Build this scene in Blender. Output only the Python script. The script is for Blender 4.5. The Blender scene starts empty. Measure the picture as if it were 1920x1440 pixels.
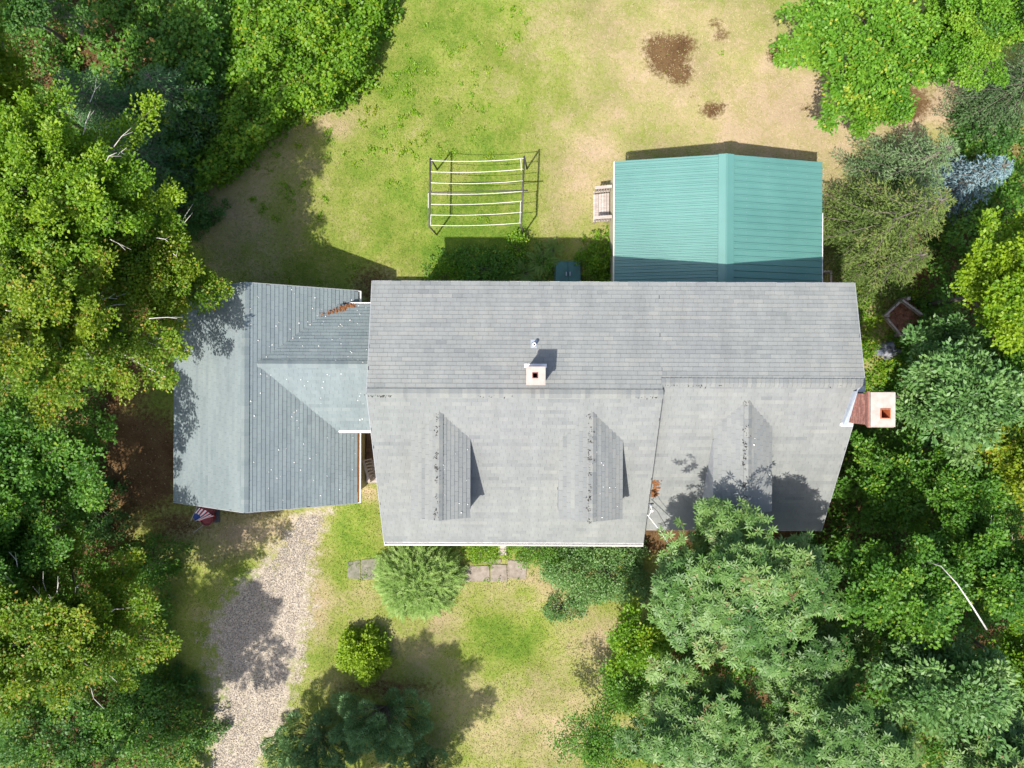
import bpy, bmesh, math, random
import numpy as np
from mathutils import Matrix, Vector

# ------------------------------------------------------------------ camera, light, exposure
S = bpy.context.scene
C = S.collection
H, F = 27.0, 1332.0                      # camera height (m), focal length (px of a 1920 wide picture)
ROLL = math.radians(0.25)
cam_d = bpy.data.cameras.new('camera'); cam = bpy.data.objects.new('camera', cam_d); C.objects.link(cam)
cam_d.sensor_width = 36.0; cam_d.lens = F / 1920 * 36.0; cam_d.clip_end = 2000
cam.location = (0, 0, H); cam.rotation_euler = (0, 0, ROLL)
S.camera = cam
ELEV = math.radians(59.5)
SUN = Vector((-0.595 * math.cos(ELEV), -0.804 * math.cos(ELEV), math.sin(ELEV))).normalized()
w = bpy.data.worlds.new('World'); S.world = w; w.use_nodes = True
nt = w.node_tree; nt.nodes.clear()
sky = nt.nodes.new('ShaderNodeTexSky'); sky.sky_type = 'NISHITA'; sky.sun_disc = False
sky.sun_elevation = ELEV
sky.sun_rotation = math.atan2(SUN.x, SUN.y)
sky.air_density = 1.0; sky.dust_density = 2.5
bg = nt.nodes.new('ShaderNodeBackground'); bg.inputs[1].default_value = 0.15
ow = nt.nodes.new('ShaderNodeOutputWorld')
nt.links.new(sky.outputs[0], bg.inputs[0]); nt.links.new(bg.outputs[0], ow.inputs[0])
sd = bpy.data.lights.new('sun', 'SUN'); sd.energy = 4.6; sd.angle = math.radians(0.6); sd.color = (1.0, 0.95, 0.87)
so = bpy.data.objects.new('sun', sd); C.objects.link(so)
so.rotation_euler = SUN.to_track_quat('Z', 'Y').to_euler(); so.location = (-20, -25, 40)
S.view_settings.view_transform = 'Standard'; S.view_settings.look = 'None'
S.view_settings.exposure = 0.74; S.view_settings.gamma = 1.0; S.view_settings.use_curve_mapping = False
S.cycles.max_bounces = 6; S.cycles.diffuse_bounces = 3; S.cycles.glossy_bounces = 2
S.cycles.transmission_bounces = 3; S.cycles.transparent_max_bounces = 4

rng = np.random.default_rng(11)
random.seed(11)

def W(px, py, z=0.0):
    d = (H - z) / F
    x, y = (px - 960) * d, (720 - py) * d
    c, s = math.cos(ROLL), math.sin(ROLL)
    return np.array((x * c - y * s, x * s + y * c, z))

# ------------------------------------------------------------------ object helpers
def tag(o, label=None, cat=None, group=None, kind=None):
    if label: o['label'] = label
    if cat: o['category'] = cat
    if group: o['group'] = group
    if kind: o['kind'] = kind
    return o

def link(name, me, parent=None, mat=None, loc=None):
    o = bpy.data.objects.new(name, me); C.objects.link(o)
    if parent is not None: o.parent = parent
    if loc is not None: o.location = loc
    if mat is not None and me is not None and len(me.materials) == 0: me.materials.append(mat)
    return o

def thing(name, loc, label, cat, group=None):
    o = bpy.data.objects.new(name, None); C.objects.link(o); o.location = loc
    o.empty_display_size = 0.3
    return tag(o, label, cat, group)

def mesh_np(name, verts, quads, tint=None, smooth=False, flat=True):
    """verts Nx3, quads Mx4 (or Mx3)"""
    verts = np.asarray(verts, dtype=np.float32); quads = np.asarray(quads, dtype=np.int32)
    m, k = quads.shape
    me = bpy.data.meshes.new(name)
    me.vertices.add(len(verts)); me.vertices.foreach_set('co', verts.ravel())
    me.loops.add(m * k); me.loops.foreach_set('vertex_index', quads.ravel())
    me.polygons.add(m)
    me.polygons.foreach_set('loop_start', np.arange(0, m * k, k, dtype=np.int32))
    me.polygons.foreach_set('loop_total', np.full(m, k, dtype=np.int32))
    if tint is not None:
        a = me.attributes.new('tint', 'FLOAT', 'FACE'); a.data.foreach_set('value', np.asarray(tint, dtype=np.float32))
    me.update(calc_edges=True)
    me.polygons.foreach_set('use_smooth', np.full(m, bool(smooth), dtype=bool))
    return me

class MB:
    """collects boxes, tubes and polygons in world coordinates; build() makes ONE mesh object"""
    def __init__(s): s.v = []; s.f = []; s.t = []
    def poly(s, pts, tint=.5):
        n = len(s.v); s.v += [tuple(p) for p in pts]; s.f.append(tuple(range(n, n + len(pts)))); s.t.append(tint)
    def hexa(s, p, tint=.5):
        """8 points: bottom 0-3 ccw, top 4-7"""
        n = len(s.v); s.v += [tuple(q) for q in p]
        for f in ((3, 2, 1, 0), (4, 5, 6, 7), (0, 1, 5, 4), (1, 2, 6, 5), (2, 3, 7, 6), (3, 0, 4, 7)):
            s.f.append(tuple(n + i for i in f)); s.t.append(tint)
    def box(s, x0, x1, y0, y1, z0, z1, tint=.5):
        s.hexa([(x0, y0, z0), (x1, y0, z0), (x1, y1, z0), (x0, y1, z0), (x0, y0, z1), (x1, y0, z1), (x1, y1, z1), (x0, y1, z1)], tint)
    def obox(s, c, u, v, n, a, b, h, tint=.5):
        """box centred c, half sizes a,b,h along axes u,v,n"""
        c, u, v, n = map(np.array, (c, u, v, n)); p = []
        for k in (-1, 1):
            for i, j in ((-1, -1), (1, -1), (1, 1), (-1, 1)): p.append(c + u * a * i + v * b * j + n * h * k)
        s.hexa(p, tint)
    def bar(s, a, b, wd, ht, tint=.5):
        a, b = np.array(a, float), np.array(b, float); d = b - a; L = np.linalg.norm(d); d /= L
        up = np.array((0, 0, 1.)) if abs(d[2]) < .95 else np.array((0, 1., 0))
        v = np.cross(up, d); v /= np.linalg.norm(v); n = np.cross(d, v)
        s.obox((a + b) / 2, d, v, n, L / 2, wd / 2, ht / 2, tint)
    def tube(s, pts, rad, k=6, tint=.5, cap=True):
        pts = [np.array(p, float) for p in pts]; n0 = len(s.v); m = len(pts)
        if np.isscalar(rad): rad = [rad] * m
        ref = np.array((0.13, 0.31, 0.94))
        for i, p in enumerate(pts):
            d = pts[min(i + 1, m - 1)] - pts[max(i - 1, 0)]; d = d / (np.linalg.norm(d) + 1e-9)
            a = np.cross(ref, d)
            if np.linalg.norm(a) < .1: a = np.cross((1, 0, 0), d)
            a = a / np.linalg.norm(a); b = np.cross(d, a)
            for j in range(k):
                t = 2 * math.pi * j / k; s.v.append(tuple(p + (a * math.cos(t) + b * math.sin(t)) * rad[i]))
        for i in range(m - 1):
            for j in range(k):
                a_, b_ = n0 + i * k + j, n0 + i * k + (j + 1) % k
                s.f.append((a_, b_, b_ + k, a_ + k)); s.t.append(tint)
        if cap:
            s.f.append(tuple(n0 + j for j in range(k))[::-1]); s.t.append(tint)
            s.f.append(tuple(n0 + (m - 1) * k + j for j in range(k))); s.t.append(tint)
    def build(s, name, mat, parent=None, base=(0, 0, 0), smooth=False, loc=None, bevel=0):
        me = bpy.data.meshes.new(name)
        b = np.array(base, float)
        me.from_pydata([tuple(np.array(v) - b) for v in s.v], [], s.f)
        a = me.attributes.new('tint', 'FLOAT', 'FACE'); a.data.foreach_set('value', np.array(s.t, dtype=np.float32))
        if smooth: me.polygons.foreach_set('use_smooth', np.ones(len(me.polygons), dtype=bool))
        me.update()
        o = link(name, me, parent, mat, loc)
        if bevel:
            md = o.modifiers.new('bevel', 'BEVEL'); md.width = bevel; md.segments = 1; md.limit_method = 'ANGLE'
        return o

# ------------------------------------------------------------------ materials
def new_mat(name):
    m = bpy.data.materials.new(name); m.use_nodes = True; t = m.node_tree
    return m, t, t.nodes['Principled BSDF'], t.nodes['Material Output']
def N(t, typ, **kw):
    n = t.nodes.new(typ)
    for k, v in kw.items():
        if k == 'op': n.operation = v
        elif isinstance(k, str) and hasattr(n, k): setattr(n, k, v)
    return n
def rgb(c): return (c[0], c[1], c[2], 1)
def noise(t, scale, detail=3, rough=.6, coord='Object', vec=None, stretch=None):
    tc = N(t, 'ShaderNodeTexCoord'); n = N(t, 'ShaderNodeTexNoise'); n.inputs['Scale'].default_value = scale
    n.inputs['Detail'].default_value = detail; n.inputs['Roughness'].default_value = rough
    src = vec or tc.outputs[coord]
    if stretch:
        mp = N(t, 'ShaderNodeMapping'); mp.inputs['Scale'].default_value = stretch; t.links.new(src, mp.inputs[0]); src = mp.outputs[0]
    t.links.new(src, n.inputs['Vector']); return n.outputs[0]
def geo_pos(t): return N(t, 'ShaderNodeNewGeometry').outputs['Position']
def ramp(t, fac, stops):
    r = N(t, 'ShaderNodeValToRGB'); e = r.color_ramp.elements
    while len(e) > 1: e.remove(e[-1])
    e[0].position = stops[0][0]; e[0].color = rgb(stops[0][1])
    for p, c in stops[1:]:
        q = e.new(p); q.color = rgb(c)
    t.links.new(fac, r.inputs[0]); return r.outputs[0]
def mix(t, fac, a, b, mode='MIX'):
    m = N(t, 'ShaderNodeMix'); m.data_type = 'RGBA'; m.blend_type = mode
    for i, x in ((0, fac), (6, a), (7, b)):
        if hasattr(x, 'is_linked'): t.links.new(x, m.inputs[i])
        elif isinstance(x, tuple): m.inputs[i].default_value = rgb(x)
        else: m.inputs[i].default_value = x
    return m.outputs[2]
def math_(t, op, a, b=None, c=None, clamp=False):
    m = N(t, 'ShaderNodeMath'); m.operation = op; m.use_clamp = clamp
    for i, x in enumerate((a, b, c)):
        if x is None: continue
        if hasattr(x, 'is_linked'): t.links.new(x, m.inputs[i])
        else: m.inputs[i].default_value = x
    return m.outputs[0]
def attr(t, name):
    a = N(t, 'ShaderNodeAttribute'); a.attribute_name = name; return a.outputs['Fac']
def bump(t, b, h, strength=.4, dist=.02):
    n = N(t, 'ShaderNodeBump'); n.inputs['Strength'].default_value = strength; n.inputs['Distance'].default_value = dist
    t.links.new(h, n.inputs['Height']); t.links.new(n.outputs[0], b.inputs['Normal'])

def mat_simple(name, c1, c2=None, scale=8, rough=.8, spec=.3, bump_s=.2, metal=0, stretch=None, tintvar=0.0):
    m, t, b, o = new_mat(name); c2 = c2 or tuple(x * .75 for x in c1)
    n = noise(t, scale, 4, .65, vec=geo_pos(t), stretch=stretch)
    r = ramp(t, n, [(.3, c2), (.7, c1)])
    if tintvar:
        k = math_(t, 'MULTIPLY_ADD', attr(t, 'tint'), tintvar, 1 - tintvar / 2)
        h = N(t, 'ShaderNodeHueSaturation'); t.links.new(k, h.inputs['Value']); t.links.new(r, h.inputs['Color']); r = h.outputs[0]
    t.links.new(r, b.inputs['Base Color']); b.inputs['Roughness'].default_value = rough
    b.inputs['Specular IOR Level'].default_value = spec; b.inputs['Metallic'].default_value = metal
    if bump_s: bump(t, b, noise(t, scale * 6, 3, vec=geo_pos(t)), bump_s, .01)
    return m

def mat_leaf(name, dark, mid, light, accent=None, trans=.3, rough=.5, spec=.35):
    """tint attribute picks the leaf's own colour; light passes through the blade"""
    m, t, b, o = new_mat(name)
    stops = [(0, dark), (.45, mid), (.85, light)]
    if accent: stops += [(.93, accent), (1, accent)]
    a = attr(t, 'tint')
    nz = noise(t, .8, 2, vec=geo_pos(t))
    f = math_(t, 'MULTIPLY_ADD', math_(t, 'SUBTRACT', nz, .5), .35, a, clamp=True)
    col = ramp(t, f, stops)
    t.links.new(col, b.inputs['Base Color']); b.inputs['Roughness'].default_value = rough
    b.inputs['Specular IOR Level'].default_value = spec
    tr = N(t, 'ShaderNodeBsdfTranslucent')
    tc = mix(t, .35, col, (.35, .5, .03)); t.links.new(tc, tr.inputs[0])
    ms = N(t, 'ShaderNodeMixShader'); ms.inputs[0].default_value = trans
    t.links.new(b.outputs[0], ms.inputs[1]); t.links.new(tr.outputs[0], ms.inputs[2]); t.links.new(ms.outputs[0], o.inputs[0])
    return m

# leaf kinds (real-world albedo)
ML = {
 'yellow': mat_leaf('leaf_yellow_green', (.055, .135, .010), (.13, .235, .014), (.26, .33, .022), (.36, .24, .04), trans=.40),
 'lime': mat_leaf('leaf_lime', (.055, .15, .010), (.12, .255, .012), (.25, .37, .02), trans=.40),
 'bright': mat_leaf('leaf_bright_green', (.05, .15, .016), (.105, .265, .02), (.21, .39, .035), (.36, .40, .04), trans=.40),
 'green': mat_leaf('leaf_green', (.035, .12, .016), (.075, .195, .022), (.15, .30, .03), (.27, .33, .03), trans=.36),
 'deep': mat_leaf('leaf_deep_green', (.028, .09, .02), (.055, .15, .03), (.10, .22, .04), (.18, .26, .04), trans=.34),
 'grey': mat_leaf('leaf_grey_green', (.045, .12, .03), (.09, .20, .05), (.18, .31, .09), (.25, .32, .15), spec=.45),
 'star': mat_leaf('leaf_whorl_green', (.035, .10, .02), (.082, .18, .036), (.175, .29, .072), (.22, .12, .06), spec=.45),
 'vine': mat_leaf('leaf_vine', (.045, .14, .010), (.105, .24, .013), (.20, .35, .02), (.30, .34, .02), trans=.40),
 'spruce': mat_leaf('needle_spruce', (.045, .08, .02), (.085, .135, .03), (.165, .215, .055), (.19, .17, .07), trans=.1, rough=.7, spec=.12),
 'blue': mat_leaf('needle_blue_spruce', (.08, .135, .15), (.14, .225, .255), (.25, .355, .39), trans=.08, rough=.7, spec=.12),
 'bluegreen': mat_leaf('needle_grey_spruce', (.045, .09, .035), (.095, .16, .065), (.17, .25, .115), trans=.1, rough=.7, spec=.12),
 'pine': mat_leaf('needle_pine', (.045, .115, .045), (.10, .205, .08), (.20, .33, .14), trans=.15, rough=.65, spec=.15),
 'cedar': mat_leaf('needle_cedar', (.04, .11, .04), (.08, .18, .065), (.14, .26, .10), trans=.15, rough=.65, spec=.15),
 'feather': mat_leaf('feathery_spray', (.10, .195, .035), (.20, .32, .075), (.33, .45, .15), trans=.3, rough=.6, spec=.15),
 'fern': mat_leaf('leaf_fern', (.06, .13, .015), (.12, .22, .03), (.20, .29, .04), trans=.3),
}
M_bark = mat_simple('bark_grey', (.20, .18, .15), (.09, .075, .06), 5, .9, .1, .6)
M_pale = mat_simple('bark_pale', (.62, .58, .54), (.36, .33, .30), 6, .8, .2, .4)

# ------------------------------------------------------------------ foliage machinery
def unit(a): return a / (np.linalg.norm(a, axis=-1, keepdims=True) + 1e-9)
def leaves(pos, d, nrm, L, Wd, fold=.15):
    """rhombic folded blades: returns verts, quads"""
    d = unit(d); s = unit(np.cross(nrm, d)); n = np.cross(d, s)
    L = np.asarray(L)[:, None]; Wd = np.asarray(Wd)[:, None]
    v = np.empty((len(pos), 4, 3), np.float32)
    v[:, 0] = pos
    v[:, 1] = pos + d * L * .45 + s * Wd * .5 + n * Wd * fold
    v[:, 2] = pos + d * L - n * L * .08
    v[:, 3] = pos + d * L * .45 - s * Wd * .5 + n * Wd * fold
    return v
class Foliage:
    def __init__(s): s.v = []; s.t = []
    def add(s, v, t): s.v.append(v.reshape(-1, 3)); s.t.append(np.clip(t, 0, 1))
    def build(s, name, mat, parent=None, base=(0, 0, 0)):
        v = np.concatenate(s.v) - np.array(base, np.float32); t = np.concatenate(s.t)
        q = np.arange(len(v), dtype=np.int32).reshape(-1, 4)
        return link(name, mesh_np(name, v, q, t, smooth=True), parent, mat)
NL = [0]
def clumps_to_leaves(fo, Cn, R, out, n, L, tint, flat=.55, updown=.9, spray=.6, wid=.72, jit=.10, acc=0.0):
    """n leaves round each clump centre"""
    M = len(Cn)
    i = np.repeat(np.arange(M), n); K = len(i); NL[0] += K
    g = unit(rng.normal(size=(K, 3))) * (rng.random((K, 1)) ** .4)
    g[:, 2] = g[:, 2] * flat + .1
    p = Cn[i] + g * R[i][:, None] + out[i] * (rng.random((K, 1)) - .4) * R[i][:, None] * spray
    d = g * .8 + out[i] * spray + rng.normal(size=(K, 3)) * .45; d[:, 2] -= .15
    nr = rng.normal(size=(K, 3)) * .42; nr[:, 2] += updown
    l = L * rng.uniform(.7, 1.25, K)
    t = tint[i] + rng.normal(size=K) * jit + g[:, 2] * .12
    if acc: t = np.where(rng.random(K) < acc, .97, np.minimum(t, .86))
    else: t = np.minimum(t, .86)
    fo.add(leaves(p, d, unit(nr), l, l * wid), t)
def whorls_to_leaves(fo, P, out, L, tint, k=8, acc=.1):
    """rosettes of narrow leaflets"""
    M = len(P)
    ax = unit(out * .45 + rng.normal(size=(M, 3)) * .28 + np.array((0, 0, .9)))
    a = unit(np.cross(ax, rng.normal(size=(M, 3)))); b = np.cross(ax, a)
    for j in range(k):
        th = 2 * math.pi * j / k + rng.normal(size=(M, 1)) * .12
        d = unit(a * np.cos(th) + b * np.sin(th) + ax * rng.uniform(-.15, .35, (M, 1)))
        l = L * rng.uniform(.75, 1.2, M)
        fo.add(leaves(P + d * .01, d, ax, l, l * .30, .12), np.clip(tint + rng.normal(size=M) * .08, 0, .86))
    NL[0] += M * k
    c = rng.random(M) < acc                       # reddish buds at the heart
    if c.any():
        Pc = P[c] + ax[c] * .03
        fo.add(leaves(Pc, a[c], ax[c], np.full(c.sum(), .07), np.full(c.sum(), .06)), np.full(c.sum(), .97))

def curve(a, b, bend, n=6):
    a, b = np.array(a, float), np.array(b, float); t = np.linspace(0, 1, n)[:, None]
    return list(a * (1 - t) + b * t + np.array(bend) * (4 * t * (1 - t)) * .5)

def broad_tree(name, label, px, py, zc, rpx, rpy, rz, kind, bark=M_bark, limbs=24, leaf=.10, dens=1.0, tone=.45, group=None,
               cat='tree', whorl=False, lean=(0, 0), seed=0, acc=.02, wid=.72, tiers=(.1, 1.3), pale_sticks=0, clump=.27):
    rr = np.random.default_rng(100 + seed)
    c = W(px, py, zc); sc = (H - zc) / F; rx, ry = rpx * sc, rpy * sc
    b = np.array((c[0] * 1.07 + lean[0], c[1] * 1.07 + lean[1], 0.0))
    root = thing(name, tuple(b), label, cat, group)
    top = np.array((c[0], c[1], zc + rz * .75))
    fk = b + (top - b) * .45
    tb = MB(); r0 = (.045 * (rx + ry) / 2 + .05) * (.4 if name == 'sapling' else .8)
    tb.tube([b, b + (fk - b) * .5 + (.05, .03, 0), fk, (fk + top) / 2, top], [r0, r0 * .8, r0 * .62, r0 * .35, r0 * .12], 7)
    fo = Foliage(); CC = []; OO = []; TT = []; RR = []
    for i in range(limbs):
        az = i * 2.39996 + rr.normal() * .25
        el = rr.uniform(*tiers) if i % 4 else rr.uniform(.8, 1.4)
        ce, se = math.cos(el), math.sin(el)
        ext = rr.uniform(.62, 1.15)
        end = c + np.array((math.cos(az) * ce * rx, math.sin(az) * ce * ry, se * rz - .12 * rz)) * ext
        st = b + (top - b) * rr.uniform(.38, .85)
        if st[2] > end[2] - .3: st = b + (top - b) * max(.25, (end[2] - .5) / top[2] * .8)
        pts = curve(st, end, (0, 0, .25 * rz * rr.uniform(.2, 1)), 6)
        tb.tube(pts, list(np.linspace(r0 * .38, .012, 6)), 5, .4, False)
        P = np.array(pts); L_ = np.linalg.norm(end - st); ltone = tone + rr.normal() * .13
        ns = max(4, int(L_ / .42))
        for k in range(ns):
            t = .30 + .70 * (k + rr.random()) / ns
            f = t * 5; i0 = min(int(f), 4); q = P[i0] + (P[i0 + 1] - P[i0]) * (f - i0)
            dr = unit(P[i0 + 1] - P[i0]); side = unit(np.cross(dr, (0, 0, 1))) * (1 if k % 2 else -1)
            tl = (.22 + .26 * rr.random()) * L_ * (1.05 - t) + .15
            dd = unit(dr * .95 + side * .62 + np.array((0, 0, rr.uniform(-.1, .30))))
            e2 = q + dd * tl
            if k % 2 == 0: tb.tube([q, e2], [.012, .005], 3, .4, False)
            nc = max(2, int(tl / .24))
            for j in range(nc):
                s_ = (j + .6) / nc
                CC.append(q + dd * tl * s_ + rr.normal(size=3) * .09); OO.append(dd)
                TT.append(ltone + (s_ - .5) * .18 + rr.normal() * .09); RR.append(clump * rr.uniform(.7, 1.25))
        CC.append(end); OO.append(unit(end - st)); TT.append(ltone + .15); RR.append(clump)
    for i in range(int(14 * rx)):        # leaves hide the fork at the top
        g = rr.normal(size=3) * (.28 * rx, .28 * ry, .12); CC.append(top + g + (0, 0, .12)); OO.append(unit(g + (0, 0, .3))); TT.append(tone + rr.normal() * .1); RR.append(clump)
    CC, OO, TT, RR = map(np.array, (CC, OO, TT, RR))
    if whorl:
        n = max(1, int(round(5 * dens))); i = np.repeat(np.arange(len(CC)), n)
        g = unit(rr.normal(size=(len(i), 3))); g[:, 2] = np.abs(g[:, 2]) * .5
        P = CC[i] + g * RR[i][:, None] * 1.1
        whorls_to_leaves(fo, P, unit(OO[i] * .5 + g), leaf, TT[i] + rr.normal(size=len(i)) * .08, 8, .08)
    else:
        clumps_to_leaves(fo, CC, RR, OO, int(46 * dens), leaf, TT, acc=acc, wid=wid)
    tb.build('trunk', bark, root, b, smooth=True)
    if pale_sticks:
        for i in range(pale_sticks):
            pb = MB()
            az = rr.uniform(0, 6.28); el = rr.uniform(.25, 1.1); q = c + np.array((math.cos(az) * math.cos(el) * rx, math.sin(az) * math.cos(el) * ry, math.sin(el) * rz)) * rr.uniform(.35, .95)
            d = unit(q - (b * .3 + top * .7)); l = rr.uniform(.3, .95)
            m = q + d * l * .5 + rr.normal(size=3) * .06
            pb.tube([q + (0, 0, .12), m + (0, 0, .16), q + d * l + (0, 0, .14)], [.015, .011, .005], 4, .7, False)
            if rr.random() < .6: pb.tube([m + (0, 0, .16), m + unit(d + rr.normal(size=3) * .5) * l * .4 + (0, 0, .15)], [.012, .005], 3, .7, False)
            pb.build('bare_branch', M_pale, root, b, smooth=True)
    fo.build('crown', ML[kind], root, b)
    return root

def shrub(name, label, px, py, rpx, rpy, h, kind, leaf=.07, n=26, tone=.5, group=None, cat='shrub', seed=0, z0=0.0, acc=.02, whorl=False, cl=.22, dens=1.0):
    rr = np.random.default_rng(500 + seed)
    c = W(px, py, z0 + h * .55); sc = (H - z0 - h * .55) / F; rx, ry = rpx * sc, rpy * sc
    b = np.array((c[0], c[1], z0)); root = thing(name, tuple(b), label, cat, group)
    tb = MB(); M = int(n * (rx * ry) / .25 * dens) + 8
    g = unit(rr.normal(size=(M, 3))); g[:, 2] = np.abs(g[:, 2])
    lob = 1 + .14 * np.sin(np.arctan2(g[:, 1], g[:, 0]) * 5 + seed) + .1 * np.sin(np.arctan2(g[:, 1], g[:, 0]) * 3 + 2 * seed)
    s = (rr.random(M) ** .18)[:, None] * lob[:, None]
    CC = b + g * s * np.array((rx, ry, h * .92)); OO = g.copy()
    for i in range(12):
        e = CC[rr.integers(M)]; tb.tube(curve(b, e, (0, 0, .2), 4), [.03, .02, .012, .006], 4, .4, False)
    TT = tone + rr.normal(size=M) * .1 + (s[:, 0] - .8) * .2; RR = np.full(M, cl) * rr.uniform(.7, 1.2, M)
    fo = Foliage()
    if whorl: whorls_to_leaves(fo, CC, OO, leaf, TT, 7, 0)
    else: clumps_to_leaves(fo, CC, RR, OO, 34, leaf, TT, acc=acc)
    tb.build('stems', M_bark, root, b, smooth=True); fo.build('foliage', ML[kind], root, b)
    return root

def conifer(name, label, px, py, ztop, rpx, kind, group=None, seed=0, tone=.45, droop=.25, dens=1.0, zc=None, needle=.11):
    rr = np.random.default_rng(900 + seed)
    zc = ztop * .35 if zc is None else zc
    c = W(px, py, zc); R = rpx * (H - zc) / F
    b = np.array((c[0], c[1], 0.)); root = thing(name, tuple(b), label, 'tree', group)
    tb = MB(); tb.tube([b, b + (0, 0, ztop * .5), b + (0, 0, ztop)], [.16, .09, .015], 6)
    fo = Foliage(); z = ztop * .06; i = 0; PP = []; DD = []; TT = []; NN = []
    while z < ztop * .98:
        f = z / ztop; Lb = R * (1 - f) ** .85 * rr.uniform(.85, 1.12) + .12
        nb = int(6 + 5 * (1 - f))
        for k in range(nb):
            az = i * 2.4 + k * 6.283 / nb + rr.normal() * .15; l = Lb * rr.uniform(.78, 1.12)
            o = np.array((math.cos(az), math.sin(az), 0)); q0 = b + (0, 0, z)
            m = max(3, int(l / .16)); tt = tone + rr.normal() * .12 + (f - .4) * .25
            tb.tube([q0, q0 + o * l * .6 + (0, 0, .05), q0 + o * l + (0, 0, -droop * l * .35)], [.022, .012, .005], 3, .4, False)
            sd_ = np.cross(o, (0, 0, 1))
            for j in range(m):
                t = (j + .7) / m; q = q0 + o * l * t + (0, 0, -droop * l * .35 * t * t)
                for sg in (-1, 1):
                    tw = (.34 * (1 - t) + .10) * l * .62 + .07; d = unit(o * .8 + sd_ * sg * .75 + (0, 0, -.08))
                    ms = max(2, int(tw / .085))
                    s_ = (np.arange(ms) + .5)[:, None] / ms
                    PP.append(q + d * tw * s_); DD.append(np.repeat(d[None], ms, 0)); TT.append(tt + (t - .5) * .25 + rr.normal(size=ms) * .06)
                PP.append(q[None]); DD.append(o[None]); TT.append(np.array([tt + .1]))
        z += .30 / dens + rr.random() * .10; i += 1
    P, D, T = np.concatenate(PP), np.concatenate(DD), np.concatenate(TT)
    for r_ in range(3):
        K = len(P); NL[0] += K
        d = unit(D + rr.normal(size=(K, 3)) * .42 + np.array((0, 0, .12 * r_)))
        nr = rr.normal(size=(K, 3)) * .45 + (0, 0, 1)
        l = needle * rr.uniform(.7, 1.3, K)
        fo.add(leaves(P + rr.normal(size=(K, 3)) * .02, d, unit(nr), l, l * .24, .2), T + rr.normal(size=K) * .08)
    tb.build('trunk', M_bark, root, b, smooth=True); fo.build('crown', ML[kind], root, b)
    return root

# ------------------------------------------------------------------ ground fields (ground pixel coordinates)
def gpx(x, y): return 960 + x * F / H, 720 - y * F / H
def blob(u, v, cx, cy, rx, ry, p=1.0):
    d = ((u - cx) / rx) ** 2 + ((v - cy) / ry) ** 2
    return np.exp(-d * p)
def wob(u, v):
    return (np.sin(u * .021 + 1.3) * np.sin(v * .027 + .4) + .6 * np.sin(u * .053 + v * .031) + .5 * np.sin(v * .071 - u * .043 + 2) + .35 * np.sin(u * .13 + 1) * np.sin(v * .117))
DRY = [(1330, 160, 280, 230, .34), (1100, 310, 90, 90, .42), (1050, 400, 70, 70, .35), (1190, 40, 120, 120, .22), (1480, 230, 140, 120, .35),
       (1000, 60, 90, 80, .12), (640, 225, 50, 26, .3), (1560, 400, 60, 160, .30), (1620, 640, 50, 100, .35), (600, 240, 50, 30, .3),
       (1040, 1350, 90, 90, .45), (1130, 1200, 60, 50, .45), (970, 1110, 70, 60, .35), (600, 1130, 26, 60, .5), (690, 1110, 40, 50, .3),
       (920, 1400, 60, 60, .2), (700, 1230, 190, 90, .12), (860, 1330, 80, 100, .18), (600, 1000, 60, 60, .2), (690, 925, 18, 18, .6), (440, 400, 90, 90, .45),
       (840, 1180, 60, 50, .25), (470, 1000, 140, 50, .5), (560, 300, 60, 40, .3), (1740, 190, 130, 80, .6), (850, 140, 60, 60, .12), (860, 330, 30, 20, .25), (1060, 1100, 60, 40, .4)]
GRN = [(800, 80, 160, 120, .22), (950, 330, 150, 100, .22), (900, 420, 120, 60, .25), (660, 1010, 50, 70, .3), (930, 1190, 60, 50, .45), (985, 1110, 25, 20, .4),
       (900, 480, 120, 40, .4), (1000, 1200, 40, 50, .2), (700, 320, 90, 60, .08), (640, 1060, 40, 50, .2)]
BRN = [(240, 870, 130, 110, 1.1), (1240, 90, 38, 30, 1.0), (1272, 84, 34, 26, .9), (1250, 112, 44, 34, .95), (1272, 136, 30, 26, .85), (1228, 86, 22, 26, .7), (1338, 42, 18, 12, .6), (1350, 64, 20, 18, .6), (1332, 205, 26, 18, .8), (1350, 200, 16, 14, .6), (1300, 178, 12, 8, .45), (1368, 160, 26, 14, .25),
       (1690, 190, 60, 40, 1.0), (1460, 100, 24, 20, 1.1), (1510, 200, 18, 14, .5), (100, 150, 260, 180, 1.2), (150, 560, 150, 300, 1.3), (100, 1100, 160, 260, 1.2), (200, 1380, 150, 90, 1.3),
       (1240, 1000, 90, 40, 1.1), (1700, 1100, 350, 250, 1.3), (1850, 600, 170, 330, 1.3), (1400, 1000, 130, 40, 1.0), (1400, 1330, 190, 190, 1.2),
       (1640, 560, 30, 50, .35), (730, 1290, 140, 26, .55), (700, 540, 60, 60, .6), (1090, 540, 60, 20, .5), (480, 960, 120, 25, .45), (330, 985, 90, 40, .6), (1560, 860, 60, 140, .9)]
def fields(u, v):
    wv = wob(u, v)
    g = np.full(u.shape, .64) + wv * .07
    for cx, cy, rx, ry, k in DRY: g -= k * blob(u, v, cx, cy, rx, ry)
    for cx, cy, rx, ry, k in GRN: g += k * blob(u, v, cx, cy, rx, ry)
    b = np.zeros(u.shape)
    for cx, cy, rx, ry, k in BRN: b = np.maximum(b, k * blob(u, v, cx, cy, rx, ry))
    edge = np.maximum(np.maximum((-100 - u) / 150, (u - 2050) / 150), np.maximum((-200 - v) / 200, (v - 1650) / 150))
    b = b * (1 - np.clip(edge, 0, 1)); g = g * (1 - np.clip(edge, 0, 1)) + .85 * np.clip(edge, 0, 1)
    return np.clip(g, 0, 1), np.clip(b, 0, 1.3)

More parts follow.
